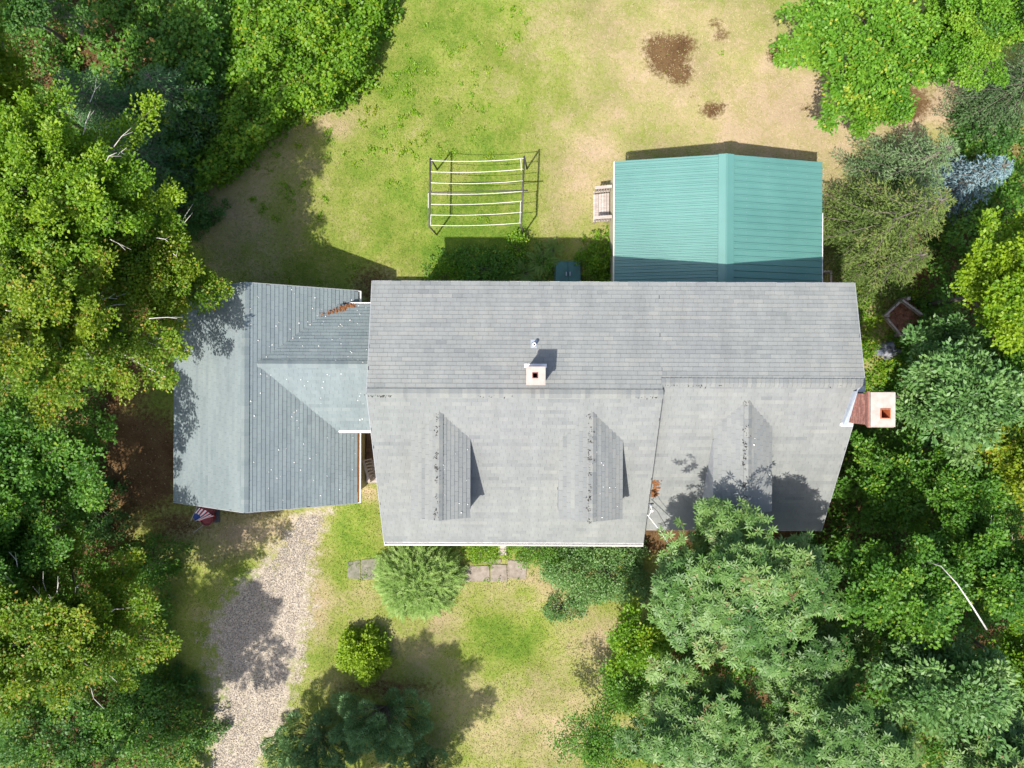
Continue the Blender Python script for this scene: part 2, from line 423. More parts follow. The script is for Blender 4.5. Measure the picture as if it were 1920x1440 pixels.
def lawn_nodes(t):
    """returns colour and height of the lawn, from the attributes green and litter"""
    pos = geo_pos(t); g = attr(t, 'green'); br = attr(t, 'litter')
    n1 = noise(t, 1.3, 5, .62, vec=pos); n2 = noise(t, 7, 5, .7, vec=pos); n3 = noise(t, 34, 3, .7, vec=pos); n4 = noise(t, .45, 3, .5, vec=pos)
    a = math_(t, 'MULTIPLY_ADD', math_(t, 'SUBTRACT', n1, .5), 1.0, g)
    a = math_(t, 'MULTIPLY_ADD', math_(t, 'SUBTRACT', n2, .5), .9, a)
    a = math_(t, 'MULTIPLY_ADD', math_(t, 'SUBTRACT', n3, .5), .7, a)
    col = ramp(t, a, [(.0, (.36, .275, .18)), (.2, (.30, .25, .125)), (.40, (.245, .235, .09)), (.6, (.19, .218, .045)), (.85, (.125, .185, .024)), (1.0, (.085, .15, .016))])
    straw = math_(t, 'GREATER_THAN', n3, .62)
    col = mix(t, math_(t, 'MULTIPLY', straw, .35), col, (.38, .35, .17))
    darkb = math_(t, 'LESS_THAN', n3, .40)
    col = mix(t, math_(t, 'MULTIPLY', darkb, .35), col, (.075, .085, .018))
    hs = N(t, 'ShaderNodeHueSaturation'); t.links.new(col, hs.inputs['Color'])
    t.links.new(math_(t, 'MULTIPLY_ADD', n4, .7, .65), hs.inputs['Value']); hs.inputs['Saturation'].default_value = 1.0
    lit = ramp(t, math_(t, 'MULTIPLY_ADD', n3, .6, math_(t, 'MULTIPLY', n1, .5)), [(.25, (.03, .018, .01)), (.5, (.09, .05, .022)), (.7, (.16, .105, .05)), (.85, (.24, .18, .09))])
    bm_ = math_(t, 'MULTIPLY_ADD', math_(t, 'SUBTRACT', n2, .5), 1.3, br)
    bm_ = math_(t, 'MULTIPLY_ADD', math_(t, 'SUBTRACT', bm_, .45), 3.0, .5, clamp=True)
    return mix(t, bm_, hs.outputs[0], lit), n3, n2

def mat_ground():
    m, t, b, o = new_mat('lawn'); col, h3, h2 = lawn_nodes(t)
    t.links.new(col, b.inputs['Base Color']); b.inputs['Roughness'].default_value = .95; b.inputs['Specular IOR Level'].default_value = .1
    bump(t, b, math_(t, 'ADD', h3, math_(t, 'MULTIPLY', h2, 1.5)), .6, .04); return m
def mat_drive():
    m, t, b, o = new_mat('gravel'); col, h3, h2 = lawn_nodes(t); pos = geo_pos(t)
    vo = N(t, 'ShaderNodeTexVoronoi'); vo.inputs['Scale'].default_value = 26; t.links.new(pos, vo.inputs['Vector'])
    n = noise(t, 2.0, 4, .6, vec=pos)
    sp = N(t, 'ShaderNodeSeparateColor'); t.links.new(vo.outputs['Color'], sp.inputs[0])
    gc = ramp(t, math_(t, 'MULTIPLY_ADD', sp.outputs[0], .6, math_(t, 'MULTIPLY', n, .5)), [(.15, (.15, .12, .09)), (.5, (.31, .265, .21)), (.85, (.43, .375, .305))])
    e = attr(t, 'edge')
    f = math_(t, 'MULTIPLY_ADD', math_(t, 'SUBTRACT', noise(t, 2.2, 7, .8, vec=pos), .5), 2.4, e)
    f = math_(t, 'MULTIPLY_ADD', math_(t, 'SUBTRACT', f, .5), 3, .5, clamp=True)
    t.links.new(mix(t, f, col, gc), b.inputs['Base Color']); b.inputs['Roughness'].default_value = .95; b.inputs['Specular IOR Level'].default_value = .15
    bump(t, b, vo.outputs['Distance'], .6, .03); return m

def grid_mesh(name, x0, x1, y0, y1, st, z):
    nx = int((x1 - x0) / st) + 1; ny = int((y1 - y0) / st) + 1
    X, Y = np.meshgrid(np.linspace(x0, x1, nx), np.linspace(y0, y1, ny))
    v = np.stack([X.ravel(), Y.ravel(), np.full(X.size, z)], 1)
    i = (np.arange(ny - 1)[:, None] * nx + np.arange(nx - 1)[None]).ravel()
    return v, np.stack([i, i + 1, i + 1 + nx, i + nx], 1)
def set_fields(me, v):
    u, w_ = gpx(v[:, 0], v[:, 1]); g, b = fields(u, w_)
    for nm, a in (('green', g), ('litter', b)):
        at = me.attributes.new(nm, 'FLOAT', 'POINT'); at.data.foreach_set('value', a.astype(np.float32))
# one sheet: fine inside, wide rim out to the horizon
v, q = grid_mesh('ground', -26, 26, -22, 22, .16, 0)
n0 = len(v); R_ = 600
rim = np.array([(-26, -22, 0), (26, -22, 0), (26, 22, 0), (-26, 22, 0), (-R_, -R_, 0), (R_, -R_, 0), (R_, R_, 0), (-R_, R_, 0)])
v = np.concatenate([v, rim]); q = np.concatenate([q, n0 + np.array([(4, 5, 1, 0), (5, 6, 2, 1), (6, 7, 3, 2), (7, 4, 0, 3)])])
me = mesh_np('ground', v, q); set_fields(me, v); tag(link('lawn', me, None, mat_ground()), kind='structure')

# driveway sheet: ragged gravel whose rim blends back into grass
DL = [(590, 930), (556, 958), (528, 1010), (490, 1062), (440, 1100), (400, 1145), (385, 1190), (398, 1240), (400, 1310), (392, 1370), (385, 1440), (372, 1600), (340, 2000)]
DR = [(645, 930), (612, 985), (588, 1050), (592, 1130), (580, 1200), (565, 1260), (545, 1340), (505, 1400), (492, 1440), (480, 1600), (460, 2000)]
def interp(pts, y): p = np.array(pts); return np.interp(y, p[:, 1], p[:, 0])
ys = np.arange(930, 1990, 6.0); K = 34; vv = []; ee = []
for y in ys:
    a, b_ = interp(DL, y) - 50, interp(DR, y) + 34
    for k in range(K):
        x = a + (b_ - a) * k / (K - 1); vv.append(W(x, y, .004) - (0, 0, 0))
        rut = math.exp(-((k / (K - 1) - .5) / .07) ** 2) * .20; ee.append(min((x - a) / 110, (b_ - x) / 78, .95 - rut, (y - 930) / 60, .92 - .25 * blob(x, y, 560, 1230, 40, 30) ))
vv = np.array(vv); i = (np.arange(len(ys) - 1)[:, None] * K + np.arange(K - 1)[None]).ravel()
me = mesh_np('driveway', vv, np.stack([i, i + K, i + K + 1, i + 1], 1)); set_fields(me, vv)
at = me.attributes.new('edge', 'FLOAT', 'POINT'); at.data.foreach_set('value', np.clip(np.array(ee), 0, 1).astype(np.float32))
tag(link('driveway', me, None, mat_drive()), kind='structure')
# loose stones on the drive
M_stone = mat_simple('loose_stone', (.36, .325, .285), (.17, .15, .13), 20, .9, .2, 0, tintvar=.8)
k = 9000; yy = rng.uniform(965, 1500, k); fr = .15 + .7 * rng.random(k); xx = interp(DL, yy) + (interp(DR, yy) - interp(DL, yy)) * fr
P = np.array([W(a, b_, .008) for a, b_ in zip(xx, yy)]); s_ = rng.uniform(.012, .034, k)[:, None]
o4 = rng.random((k, 1)) * 6.28
ring = [P + np.concatenate([np.cos(o4 + j * 1.57) * s_ * rng.uniform(.7, 1.2, (k, 1)), np.sin(o4 + j * 1.57) * s_ * rng.uniform(.7, 1.2, (k, 1)), -s_ * .2], 1) for j in range(4)]
top = P + np.concatenate([s_ * 0, s_ * 0, s_ * .6], 1)
vv = np.stack(ring + [top], 1).reshape(-1, 3); base = np.arange(k)[:, None] * 5
tri = np.concatenate([base + np.array([[j, (j + 1) % 4, 4]]) for j in range(4)])
tag(link('loose_gravel', mesh_np('loose_gravel', vv, tri, np.tile(rng.random(k), 4)), None, M_stone), 'small pale stones lying loose on the gravel drive', 'gravel', kind='stuff')

# ------------------------------------------------------------------ roofs
def mat_shingle(name, c_lo, c_mid, c_hi):
    m, t, b, o = new_mat(name); pos = geo_pos(t); a = attr(t, 'tint')
    oi = N(t, 'ShaderNodeObjectInfo')
    n1 = noise(t, .7, 4, .6, vec=pos); n2 = noise(t, 60, 2, .6, vec=pos); n3 = noise(t, .25, 2, .5, vec=pos)
    f = math_(t, 'MULTIPLY_ADD', math_(t, 'SUBTRACT', n1, .5), .6, a)
    col = ramp(t, f, [(.0, c_lo), (.5, c_mid), (1., c_hi)])
    col = mix(t, math_(t, 'MULTIPLY', n3, .35), col, (.21, .24, .20))
    st = noise(t, 1.1, 4, .6, vec=pos, stretch=(2.2, .35, .35)); st2 = noise(t, 6, 4, .7, vec=pos)
    k = math_(t, 'ADD', math_(t, 'MULTIPLY_ADD', n2, .35, .52), math_(t, 'MULTIPLY_ADD', st, .42, math_(t, 'MULTIPLY', st2, .22)))
    hs = N(t, 'ShaderNodeHueSaturation'); t.links.new(col, hs.inputs['Color']); t.links.new(k, hs.inputs['Value'])
    t.links.new(hs.outputs[0], b.inputs['Base Color']); b.inputs['Roughness'].default_value = .88; b.inputs['Specular IOR Level'].default_value = .25
    bump(t, b, n2, .35, .006); return m
M_sh = mat_shingle('grey_shingle', (.118, .123, .133), (.176, .181, .182), (.222, .222, .208))
M_shg = mat_shingle('bluegrey_shingle', (.095, .12, .14), (.145, .178, .195), (.185, .215, .222))
M_white = mat_simple('white_paint', (.78, .76, .74), (.68, .66, .64), 5, .5, .4, .05)
M_under = mat_simple('roof_deck', (.10, .10, .105), (.06, .06, .065), 5, .9, .2, .2)
M_siding = mat_simple('cream_siding', (.50, .46, .34), (.42, .38, .27), 3, .7, .3, .1)
M_grey_side = mat_simple('grey_siding', (.36, .37, .38), (.28, .29, .30), 3, .7, .3, .1)
M_rake = mat_simple('grey_rake_metal', (.29, .30, .31), (.22, .23, .24), 3, .6, .4, .05)
M_olive = mat_simple('olive_siding', (.33, .29, .16), (.25, .22, .12), 3, .7, .3, .1)
M_brick = mat_simple('brick', (.40, .20, .16), (.24, .10, .08), 14, .9, .2, .4, tintvar=.6)
M_mortar = mat_simple('mortar_cap', (.42, .37, .33), (.31, .265, .23), 6, .9, .2, .3)
M_flue = mat_simple('clay_flue', (.48, .14, .05), (.34, .09, .035), 9, .8, .3, .2)
M_flue_shade = mat_simple('flue_shade', (.06, .015, .012), (.02, .008, .008), 9, .9, .1, .1)  # dark red that paints the shade deep inside the flues
M_lead = mat_simple('lead_flashing', (.30, .33, .37), (.22, .25, .29), 9, .5, .5, .1)
M_rust = mat_simple('needle_litter', (.26, .12, .05), (.11, .045, .02), 30, .95, .1, .5)
M_glass = mat_simple('window_glass', (.05, .07, .08), (.03, .04, .05), 2, .08, .8, 0)
M_moss = mat_simple('dark_moss', (.05, .045, .04), (.02, .02, .02), 30, .95, .1, .3)

EXP = .134; TABW = .305; BUTT = .019
def tab_corners(w_, h_, jl=0, jh=0):
    return [(jl, 0, 0), (w_, 0, 0), (w_, h_, 0), (jl, h_, 0), (jl, 0, BUTT + jh), (w_, 0, BUTT + jh), (w_, h_, .002), (jl, h_, .002)]
TABF = [(4, 5, 6, 7), (0, 1, 5, 4), (1, 2, 6, 5), (3, 0, 4, 7)]
def roof_plane(O, U, V, LU, LV, keep=None, cap_trim=0.0):
    """list of tabs (origin, U, V, Nn, w, h, tint, jitter)"""
    O, U, V = map(lambda a: np.array(a, float), (O, U, V)); Nn = np.cross(U, V); Nn /= np.linalg.norm(Nn)
    out = []; j = 0; v0 = 0
    while v0 < LV - .03:
        h_ = min(EXP + .012, LV - v0); off = -(j * .41 % 1) * TABW
        rowt = rng.normal() * .05; u = off
        strip = rng.normal() * .08; cnt = rng.integers(3)
        while u < LU - .01:
            if cnt % 3 == 0: strip = rng.normal() * .06
            cnt += 1
            a, b_ = max(u, 0), min(u + TABW - .004, LU)
            if b_ - a > .03:
                p = O + U * a + V * v0 + Nn * .004; c = p + U * (b_ - a) / 2 + V * h_ * .5
                if keep is None or keep(c):
                    t = .5 + strip + rowt + rng.normal() * .05
                    if rng.random() < .02: t -= .15
                    out.append((p, U, V, Nn, b_ - a, h_, t, rng.uniform(-.003, .004)))
            u += TABW
        v0 += EXP; j += 1
    return out
def area_px(tab):
    p, U, V, Nn, w_, h_, t, jh = tab; d = H - p[2]; c = np.array((p[0], p[1], p[2] - H)); cs = abs(np.dot(unit(c), Nn))
    return w_ * h_ * cs / (np.linalg.norm(c) ** 2)
TABMESH = {}
def lay_shingles(tabs, parent, base, mat, single=0, rest='shingle_courses'):
    order = sorted(range(len(tabs)), key=lambda i: -area_px(tabs[i]))
    full = [i for i in order if abs(tabs[i][4] - (TABW - .004)) < 1e-6 and tabs[i][5] > EXP]
    pick = set(full[:single]); b = np.array(base, float)
    for i in pick:
        p, U, V, Nn, w_, h_, t, jh = tabs[i]; key = (mat.name, int(np.clip(t, 0, .99) * 8))
        if key not in TABMESH:
            me = bpy.data.meshes.new('shingle'); me.from_pydata(tab_corners(w_, h_), [], TABF)
            a = me.attributes.new('tint', 'FLOAT', 'FACE'); a.data.foreach_set('value', np.full(4, (key[1] + .5) / 8, np.float32)); me.materials.append(mat); TABMESH[key] = me
        o = bpy.data.objects.new('shingle', TABMESH[key]); C.objects.link(o); o.parent = parent
        m = Matrix(((U[0], V[0], Nn[0], p[0] - b[0]), (U[1], V[1], Nn[1], p[1] - b[1]), (U[2], V[2], Nn[2], p[2] - b[2]), (0, 0, 0, 1)))
        o.matrix_local = m
    vs, fs, ts = [], [], []
    for i in range(len(tabs)):
        if i in pick: continue
        p, U, V, Nn, w_, h_, t, jh = tabs[i]; n = len(vs)
        for c in tab_corners(w_, h_, 0, jh): vs.append(p + U * c[0] + V * c[1] + Nn * c[2] - b)
        for f in TABF: fs.append([n + k for k in f]); ts.append(t)
    if vs:
        o = link(rest, mesh_np(rest, np.array(vs), np.array(fs), ts), parent, mat); o['kind'] = 'stuff'
def ridge_caps(A, B, n1, n2, parent, base, mat, wdt=.145, rough=True):
    """folded caps along A->B; n1,n2: down-slope unit vectors of both sides"""
    A, B, n1, n2 = map(lambda a: np.array(a, float), (A, B, n1, n2)); L = np.linalg.norm(B - A); d = (B - A) / L
    k = int(L / .135); e = L / k; meshes = []
    for vnt in range(5):
        m = MB(); t = .35 + .12 * vnt; l = e + .02
        for n_ in (n1, n2):
            a0, a1 = np.zeros(3) + (0, 0, .045), d * l + (0, 0, .022); o = n_ * wdt
            pts = [a0, a0 + o, a1 + o, a1] if n_ is n1 else [a0, a1, a1 + o, a0 + o]
            m.poly(pts, t)
            q = [a0, a0 + o, a0 + o - (0, 0, .04), a0 - (0, 0, .03)]; m.poly(q, t)
            m.poly([a0 + o, a1 + o, a1 + o - (0, 0, .035), a0 + o - (0, 0, .04)], t)
        me = bpy.data.meshes.new('ridge_cap'); me.from_pydata([tuple(x) for x in m.v], [], m.f)
        a = me.attributes.new('tint', 'FLOAT', 'FACE'); a.data.foreach_set('value', np.array(m.t, np.float32)); me.materials.append(mat); meshes.append(me)
    for i in range(k):
        o = bpy.data.objects.new('ridge_cap', meshes[rng.integers(5)]); C.objects.link(o); o.parent = parent
        o.location = A + d * e * i - np.array(base) + (0, 0, rng.uniform(.008, .014))
def slab(m, O, U, V, LU, LV, th=.12):
    O, U, V = map(np.array, (O, U, V)); n = unit(np.cross(U, V))
    p = [O, O + U * LU, O + U * LU + V * LV, O + V * LV]; m.hexa([x - n * th for x in p] + p)
def specks(name, pts, size, mat, label, cat, normal=None, flatz=.01):
    fo = Foliage(); P = np.array(pts); k = len(P)
    d = rng.normal(size=(k, 3)); d[:, 2] *= .15; s_ = size * rng.uniform(.5, 1.5, k)
    nr = np.tile(np.array(normal if normal is not None else (0, 0, 1.)), (k, 1)) + rng.normal(size=(k, 3)) * .12
    fo.add(leaves(P, d, unit(nr), s_, s_ * .8, .1), rng.random(k))
    o = fo.build(name, mat); return tag(o, label, cat, kind='stuff')

# ---- main house
HB = (3.0, -1.0, 0)
house = thing('house', HB, 'long grey-shingled house with three dormers and two chimneys in the middle of the lot', 'house')
XL, XM, XR = -4.32, 4.49, 10.54
YN, ZN = 3.15, 5.10                    # north eave
KN = .2175; KS = .593                  # slopes
YRL, ZRL = -.29, 5.85; YRR, ZRR = .06, 5.773
YSL, YSR = -5.38, -4.94
ZSL = ZRL - KS * (YRL - YSL); ZSR = ZRR - KS * (YRR - YSR)
un = lambda a: np.array(a, float) / np.linalg.norm(a)
Vn = un((0, -1, KN)); Vs = un((0, 1, KS))
deck = MB()
# north planes (left goes to its own ridge)
slab(deck, (XM, YN, ZN), (-1, 0, 0), Vn, XM - XL, (YN - YRL) * math.hypot(1, KN))
slab(deck, (XR, YN, ZN), (-1, 0, 0), Vn, XR - XM - .001, (YN - YRR) * math.hypot(1, KN))
slab(deck, (XL, YSL, ZSL), (1, 0, 0), Vs, XM - XL, (YRL - YSL) * math.hypot(1, KS))
slab(deck, (XM + .002, YSR, ZSR), (1, 0, 0), Vs, XR - XM - .002, (YRR - YSR) * math.hypot(1, KS))
roof = deck.build('roof', M_under, house, HB)
tabs = roof_plane((XM, YN, ZN), (-1, 0, 0), Vn, XM - XL, (YN - YRL) * math.hypot(1, KN))
tabs += roof_plane((XR, YN, ZN), (-1, 0, 0), Vn, XR - XM, (YN - YRR) * math.hypot(1, KN))
def plane_s_left(y): return ZRL - KS * (YRL - y)
def plane_s_right(y): return ZRR - KS * (YRR - y)
DORM = [(-2.193, -1.287, -.84, -4.14, 5.52, 5.02), (2.45, 3.43, -.84, -4.16, 5.52, 5.00), (7.16, 8.06, -.45, -3.91, 5.466, 4.97)]
def under_dormer(c):
    for xr, xe, yt, yf, zr, ze in DORM:
        hw = xe - xr
        if abs(c[0] - xr) < hw - .15 and yf + .2 < c[1] < -1.75: return False
    return True
tabs += roof_plane((XL, YSL, ZSL), (1, 0, 0), Vs, XM - XL, (YRL - YSL) * math.hypot(1, KS), under_dormer)
tabs += roof_plane((XM, YSR, ZSR), (1, 0, 0), Vs, XR - XM, (YRR - YSR) * math.hypot(1, KS), under_dormer)
lay_shingles(tabs, roof, HB, M_sh, 300)
ridge_caps((XL, YRL, ZRL), (XM, YRL, ZRL), un((0, 1, -KN)), un((0, -1, -KS)), roof, HB, M_sh)
ridge_caps((XM - .03, YRR, ZRR), (XR, YRR, ZRR), un((0, 1, -KN)), un((0, -1, -KS)), roof, HB, M_sh)
# walls: gable prism just under the roof
def prism(m, prof, x0, x1, ax='x'):
    n = len(prof)
    f = (lambda x, p: (x, p[0], p[1])) if ax == 'x' else (lambda x, p: (p[0], x, p[1]))
    for i in range(n):
        a, b_ = prof[i], prof[(i + 1) % n]; m.poly([f(x0, a), f(x1, a), f(x1, b_), f(x0, b_)])
    m.poly([f(x0, p) for p in prof][::-1]); m.poly([f(x1, p) for p in prof])
wl = MB()
prism(wl, [(YSL + .35, 0), (2.85, 0), (2.85, ZN - .08), (YRL, ZRL - .2), (YSL + .35, ZSL + .06)], XL + .22, XM - .05)
prism(wl, [(YSR + .35, 0), (2.851, 0), (2.851, ZN - .08), (YRR, ZRR - .2), (YSR + .35, ZSR + .06)], XM - .048, XR - .22)
wl.build('wall', M_siding, house, HB)
# south windows and a door under the eave
for X0, Y0 in ((-3.0, YSL + .35), (-1.2, YSL + .35), (2.6, YSL + .35), (6.0, YSR + .35), (8.6, YSR + .35)):
    m = MB(); m.box(X0 - .5, X0 + .5, Y0 - .04, Y0 + .01, .9, 2.1); fr = m.build('window', M_white, house, HB)
    m = MB(); m.box(X0 - .42, X0 + .42, Y0 - .05, Y0 - .035, .98, 2.02); m.build('pane', M_glass, fr, HB)
m = MB(); m.box(.25, 1.15, YSL + .30, YSL + .36, .2, 2.2); m.build('door', mat_simple('door_paint', (.10, .16, .13)), house, HB)
# fascias, rake boards, gutters
def gutter(name, a, b_, depth_dir, parent, base, fill=None, wd=.11):
    """open channel: back, floor, front lip"""
    a, b_, o = map(lambda x: np.array(x, float), (a, b_, depth_dir)); d = unit(b_ - a); m = MB(); up = np.array((0, 0, 1.))
    L = np.linalg.norm(b_ - a); c = (a + b_) / 2
    m.obox(c + o * wd - up * .05, d, o, up, L / 2, .014, .06)
    m.obox(c + o * wd * .5 - up * .105, d, o, up, L / 2, wd * .5 - .0, .006)
    for e, s_ in ((a, 1), (b_, -1)): m.obox(e + d * s_ * .006 + o * wd * .5 - up * .05, d, o, up, .006, wd * .5, .055)
    g = m.build(name, M_white, parent, base)
    if fill:
        m = MB(); m.obox(c + o * wd * .45 - up * .05, d, o, up, L / 2 - .02, wd * .36, .02); m.build('gutter_litter', fill, g, base)
    return g
m = MB(); m.box(XL, XM, YSL - .022, YSL - .002, ZSL - .16, ZSL + .004); m.box(XM + .01, XR, YSR - .02, YSR - .002, ZSR - .16, ZSR - .004)
m.box(XL, XR, YN + .002, YN + .02, ZN - .15, ZN - .004)
m.build('fascia', M_white, house, HB)
gutter('gutter', (XL, YSL - .022, ZSL - .012), (XM, YSL - .022, ZSL - .012), (0, -1, 0), house, HB, wd=.09)
m = MB()
for x, ya, za, yr, zr, ys_, zs in ((XL - .012, YN, ZN, YRL, ZRL, YSL, ZSL), (XR + .012, YN, ZN, YRR, ZRR, YSR, ZSR)):
    for (y0, z0), (y1, z1) in (((ya, za), (yr, zr)), ((yr, zr), (ys_, zs))):
        m = MB(); m.bar((x, y0, z0 - .052), (x, y1, z1 - .052), .022, .13); m.build('rake_board', M_rake, house, HB)
m = MB(); m.bar((XM + .008, YRL, ZRL - .07), (XM + .008, YSL, ZSL - .07), .014, .13); m.build('rake_board', M_under, house, HB)  # coloured dark to paint in the shadow line along the roof step
# dormers
for i, (xr, xe, yt, yf, zr, ze) in enumerate(DORM):
    hw = xe - xr; k = (zr - ze) / hw; m = MB(); pl = plane_s_left if i < 2 else plane_s_right
    zb = pl(yf) - .1
    prism(m, [(xr - hw + .08, zb), (xr + hw - .08, zb), (xr + hw - .08, ze - .0), (xr, zr - .1), (xr - hw + .08, ze - .0)], yf + .12, yf + .13, 'y')
    for sx in (-1, 1):
        x = xr + sx * (hw - .05)
        yb = -1.72
        m.hexa([(x - .02, yf + .12, zb), (x + .02, yf + .12, zb), (x + .02, yb, pl(yb) - .1), (x - .02, yb, pl(yb) - .1), (x - .02, yf + .12, ze - .02), (x + .02, yf + .12, ze - .02), (x + .02, yb, ze - .02), (x - .02, yb, ze - .02)])
    dm = m.build('dormer', M_grey_side, house, HB)
    sl = math.hypot(1, k); m = MB()
    VW = un((1, 0, k)); VE = un((-1, 0, k)); L = yt - yf
    slab(m, (xr - hw, yt, ze), (0, -1, 0), VW, L, hw * sl, .07); slab(m, (xr + hw, yf, ze), (0, 1, 0), VE, L, hw * sl, .07)
    m.build('dormer_roof', M_under, dm, HB)
    kp = lambda c, pl=pl: c[2] > pl(c[1]) - .14
    tt = roof_plane((xr - hw, yt, ze), (0, -1, 0), VW, L, hw * sl, kp) + roof_plane((xr + hw, yf, ze), (0, 1, 0), VE, L, hw * sl, kp)
    lay_shingles(tt, dm, HB, M_sh, 0, 'shingle_courses')
    ridge_caps((xr, yf, zr), (xr, yt - .02, zr), un((-1, 0, -k)), un((1, 0, -k)), dm, HB, M_sh, .13)
    m = MB(); m.box(xr - .35, xr + .35, yf + .08, yf + .125, zb + .25, zb + 1.0); fr = m.build('window', M_white, dm, HB)
    # cracked, mossy flecks on the caps
    pts = []
    for s_ in range(26):
        yc = yf + (yt - yf) * rng.random(); cx = xr - .07 + rng.normal() * .02
        for q_ in range(8): pts.append((cx + rng.normal() * .03, yc + rng.normal() * .035, 0))
    pts = [(x, y, zr - abs(x - xr) * k + .048) for x, y, z in pts]
    fo = Foliage(); P = np.array(pts); kk = len(P); dd = rng.normal(size=(kk, 3)); dd[:, 2] = 0
    fo.add(leaves(P, dd, np.tile((0, 0, 1.), (kk, 1)), rng.uniform(.03, .08, kk), rng.uniform(.012, .03, kk), .02), rng.random(kk))
    o = fo.build('moss_flecks', M_moss, dm, HB); o['kind'] = 'stuff'
pts = [(x + rng.normal() * .05, YRL - .07 + rng.normal() * .02, ZRL - .0) for x in list(rng.uniform(XL + .05, XL + .7, 46)) + list(rng.uniform(XM - .7, XM - .1, 24)) + list(rng.uniform(-1, .0, 14))]
pts += [(x, YRR - .06 + rng.normal() * .025, ZRR) for x in list(rng.uniform(XM, XM + 1.9, 40)) + list(rng.uniform(9.4, 9.9, 10))]
fo = Foliage(); P = np.array(pts); kk = len(P); dd = rng.normal(size=(kk, 3)); dd[:, 2] = 0; P[:, 2] -= .06 * KS - .045
fo.add(leaves(P, dd, np.tile((0, -.4, 1.), (kk, 1)), rng.uniform(.03, .08, kk), rng.uniform(.012, .03, kk), .02), rng.random(kk))
o = fo.build('moss_flecks', M_moss, roof, HB); o['kind'] = 'stuff'

# chimney in the middle
def brick_stack(m, x0, x1, y0, y1, z0, z1, bl=.2, bh=.065):
    z = z0; r = 0
    while z < z1 - .01:
        zt = min(z + bh - .01, z1)
        for (a0, a1, fixed, ax) in ((x0, x1, y0, 'x-'), (x0, x1, y1, 'x+'), (y0, y1, x0, 'y-'), (y0, y1, x1, 'y+')):
            a = a0 - (bl / 2 if r % 2 else 0)
            while a < a1 - .02:
                p, q_ = max(a, a0), min(a + bl - .01, a1); t = rng.random()
                if q_ - p > .03:
                    if ax[0] == 'x': m.box(p, q_, fixed - (.012 if ax[1] == '-' else -.0), fixed + (.012 if ax[1] == '+' else .0), z, zt, t)
                    else: m.box(fixed - (.012 if ax[1] == '-' else 0), fixed + (.012 if ax[1] == '+' else 0), p, q_, z, zt, t)
                a += bl
        z += bh; r += 1
def chimney(x0, x1, y0, y1, zb, zt, cap, fl, parent, label, flue_mat, corbel=0):
    m = MB(); fx, fy, fs, fh = fl; zi = cap[4] - .46; m.box(x0, x1, y0, y1, zb, zi)
    for a in ((x0, fx - fs, y0, y1), (fx + fs, x1, y0, y1), (fx - fs, fx + fs, y0, fy - fs), (fx - fs, fx + fs, fy + fs, y1)): m.box(*a, zi, zt)
    ch = m.build('chimney', M_mortar, parent, HB); ch['label'] = label
    m = MB(); brick_stack(m, x0, x1, y0, y1, zb, zt - corbel)
    o = m.build('brickwork', M_brick, ch, HB); o['kind'] = 'stuff'
    if corbel:
        for k in range(3):
            e = .025 * (k + 1); za_, zb_ = zt - corbel + k * corbel / 3, zt - corbel + (k + 1) * corbel / 3 - .008; m = MB(); m.box(x0 - e, x0 - .002, y0 - e, y1 + e, za_, zb_); m.box(x1 + .002, x1 + e, y0 - e, y1 + e, za_, zb_); m.box(x0 - .002, x1 + .002, y0 - e, y0 - .002, za_, zb_); m.box(x0 - .002, x1 + .002, y1 + .002, y1 + e, za_, zb_); m.build('corbel', M_brick, ch, HB)
    cx0, cx1, cy0, cy1, ct = cap; fx, fy, fs, fh = fl
    m = MB(); z0, z1 = zt, ct              # cap as a ring round the flue hole
    for a in ((cx0, fx - fs, cy0, cy1), (fx + fs, cx1, cy0, cy1), (fx - fs, fx + fs, cy0, fy - fs), (fx - fs, fx + fs, fy + fs, cy1)): m.box(*a, z0, z1)
    m.build('cap', M_mortar, ch, HB)
    m = MB(); w_ = .022; s_ = fs - .001
    for a in ((fx - s_, fx - s_ + w_, fy - s_, fy + s_), (fx + s_ - w_, fx + s_, fy - s_, fy + s_), (fx - s_ + w_, fx + s_ - w_, fy - s_, fy - s_ + w_), (fx - s_ + w_, fx + s_ - w_, fy + s_ - w_, fy + s_)): m.box(*a, z1 - .42, z1 + fh)
    f_ = m.build('flue', flue_mat, ch, HB)
    m = MB(); m.box(fx - s_, fx + s_, fy - s_, fy + s_, z1 - .45, z1 - .424); m.build('flue_shadow_floor', M_flue_shade, ch, HB).name = 'flue_shade_floor'  # added dark floor closing the flue; its colour stands in for shade
    return ch
M_bflue = mat_simple('dark_flue', (.20, .05, .045), (.12, .03, .03), 9, .8, .3, .2)
ch1 = chimney(.44, .92, 0.0, .46, 5.2, 6.62, (.405, .955, -.03, .50, 6.75), (.66, .25, .085, .01), house, 'small square chimney with pale cap near the ridge', M_bflue)
m = MB(); zf = ZN + KN * (YN - .57)
m.box(.37, 1.04, .49, .61, zf - .04, zf + .05); m.build('flashing_board', M_white, ch1, HB)
ch2 = chimney(10.32, 10.90, -1.13, -.24, 0, 6.6, (10.26, 10.96, -1.18, -.19, 6.7), (10.67, -.80, .145, .03), house, 'big brick chimney with pale cap on the gable end', M_flue, .30)
m = MB(); zc = lambda y: plane_s_right(y)
m.hexa([(10.16, -1.24, zc(-1.24) + .0), (10.32, -1.24, zc(-1.24)), (10.32, -.17, zc(-.17)), (10.24, -.17, zc(-.17)), (10.20, -1.24, zc(-1.24) + .12), (10.305, -1.24, zc(-1.24) + .2), (10.305, -.17, zc(-.17) + .2), (10.27, -.17, zc(-.17) + .12)])
m.build('flashing', M_lead, ch2, HB)
m = MB(); m.box(10.14, 10.50, -1.26, -1.15, zc(-1.2) - .02, zc(-1.2) + .09); m.build('flashing_foot', M_white, ch2, HB)
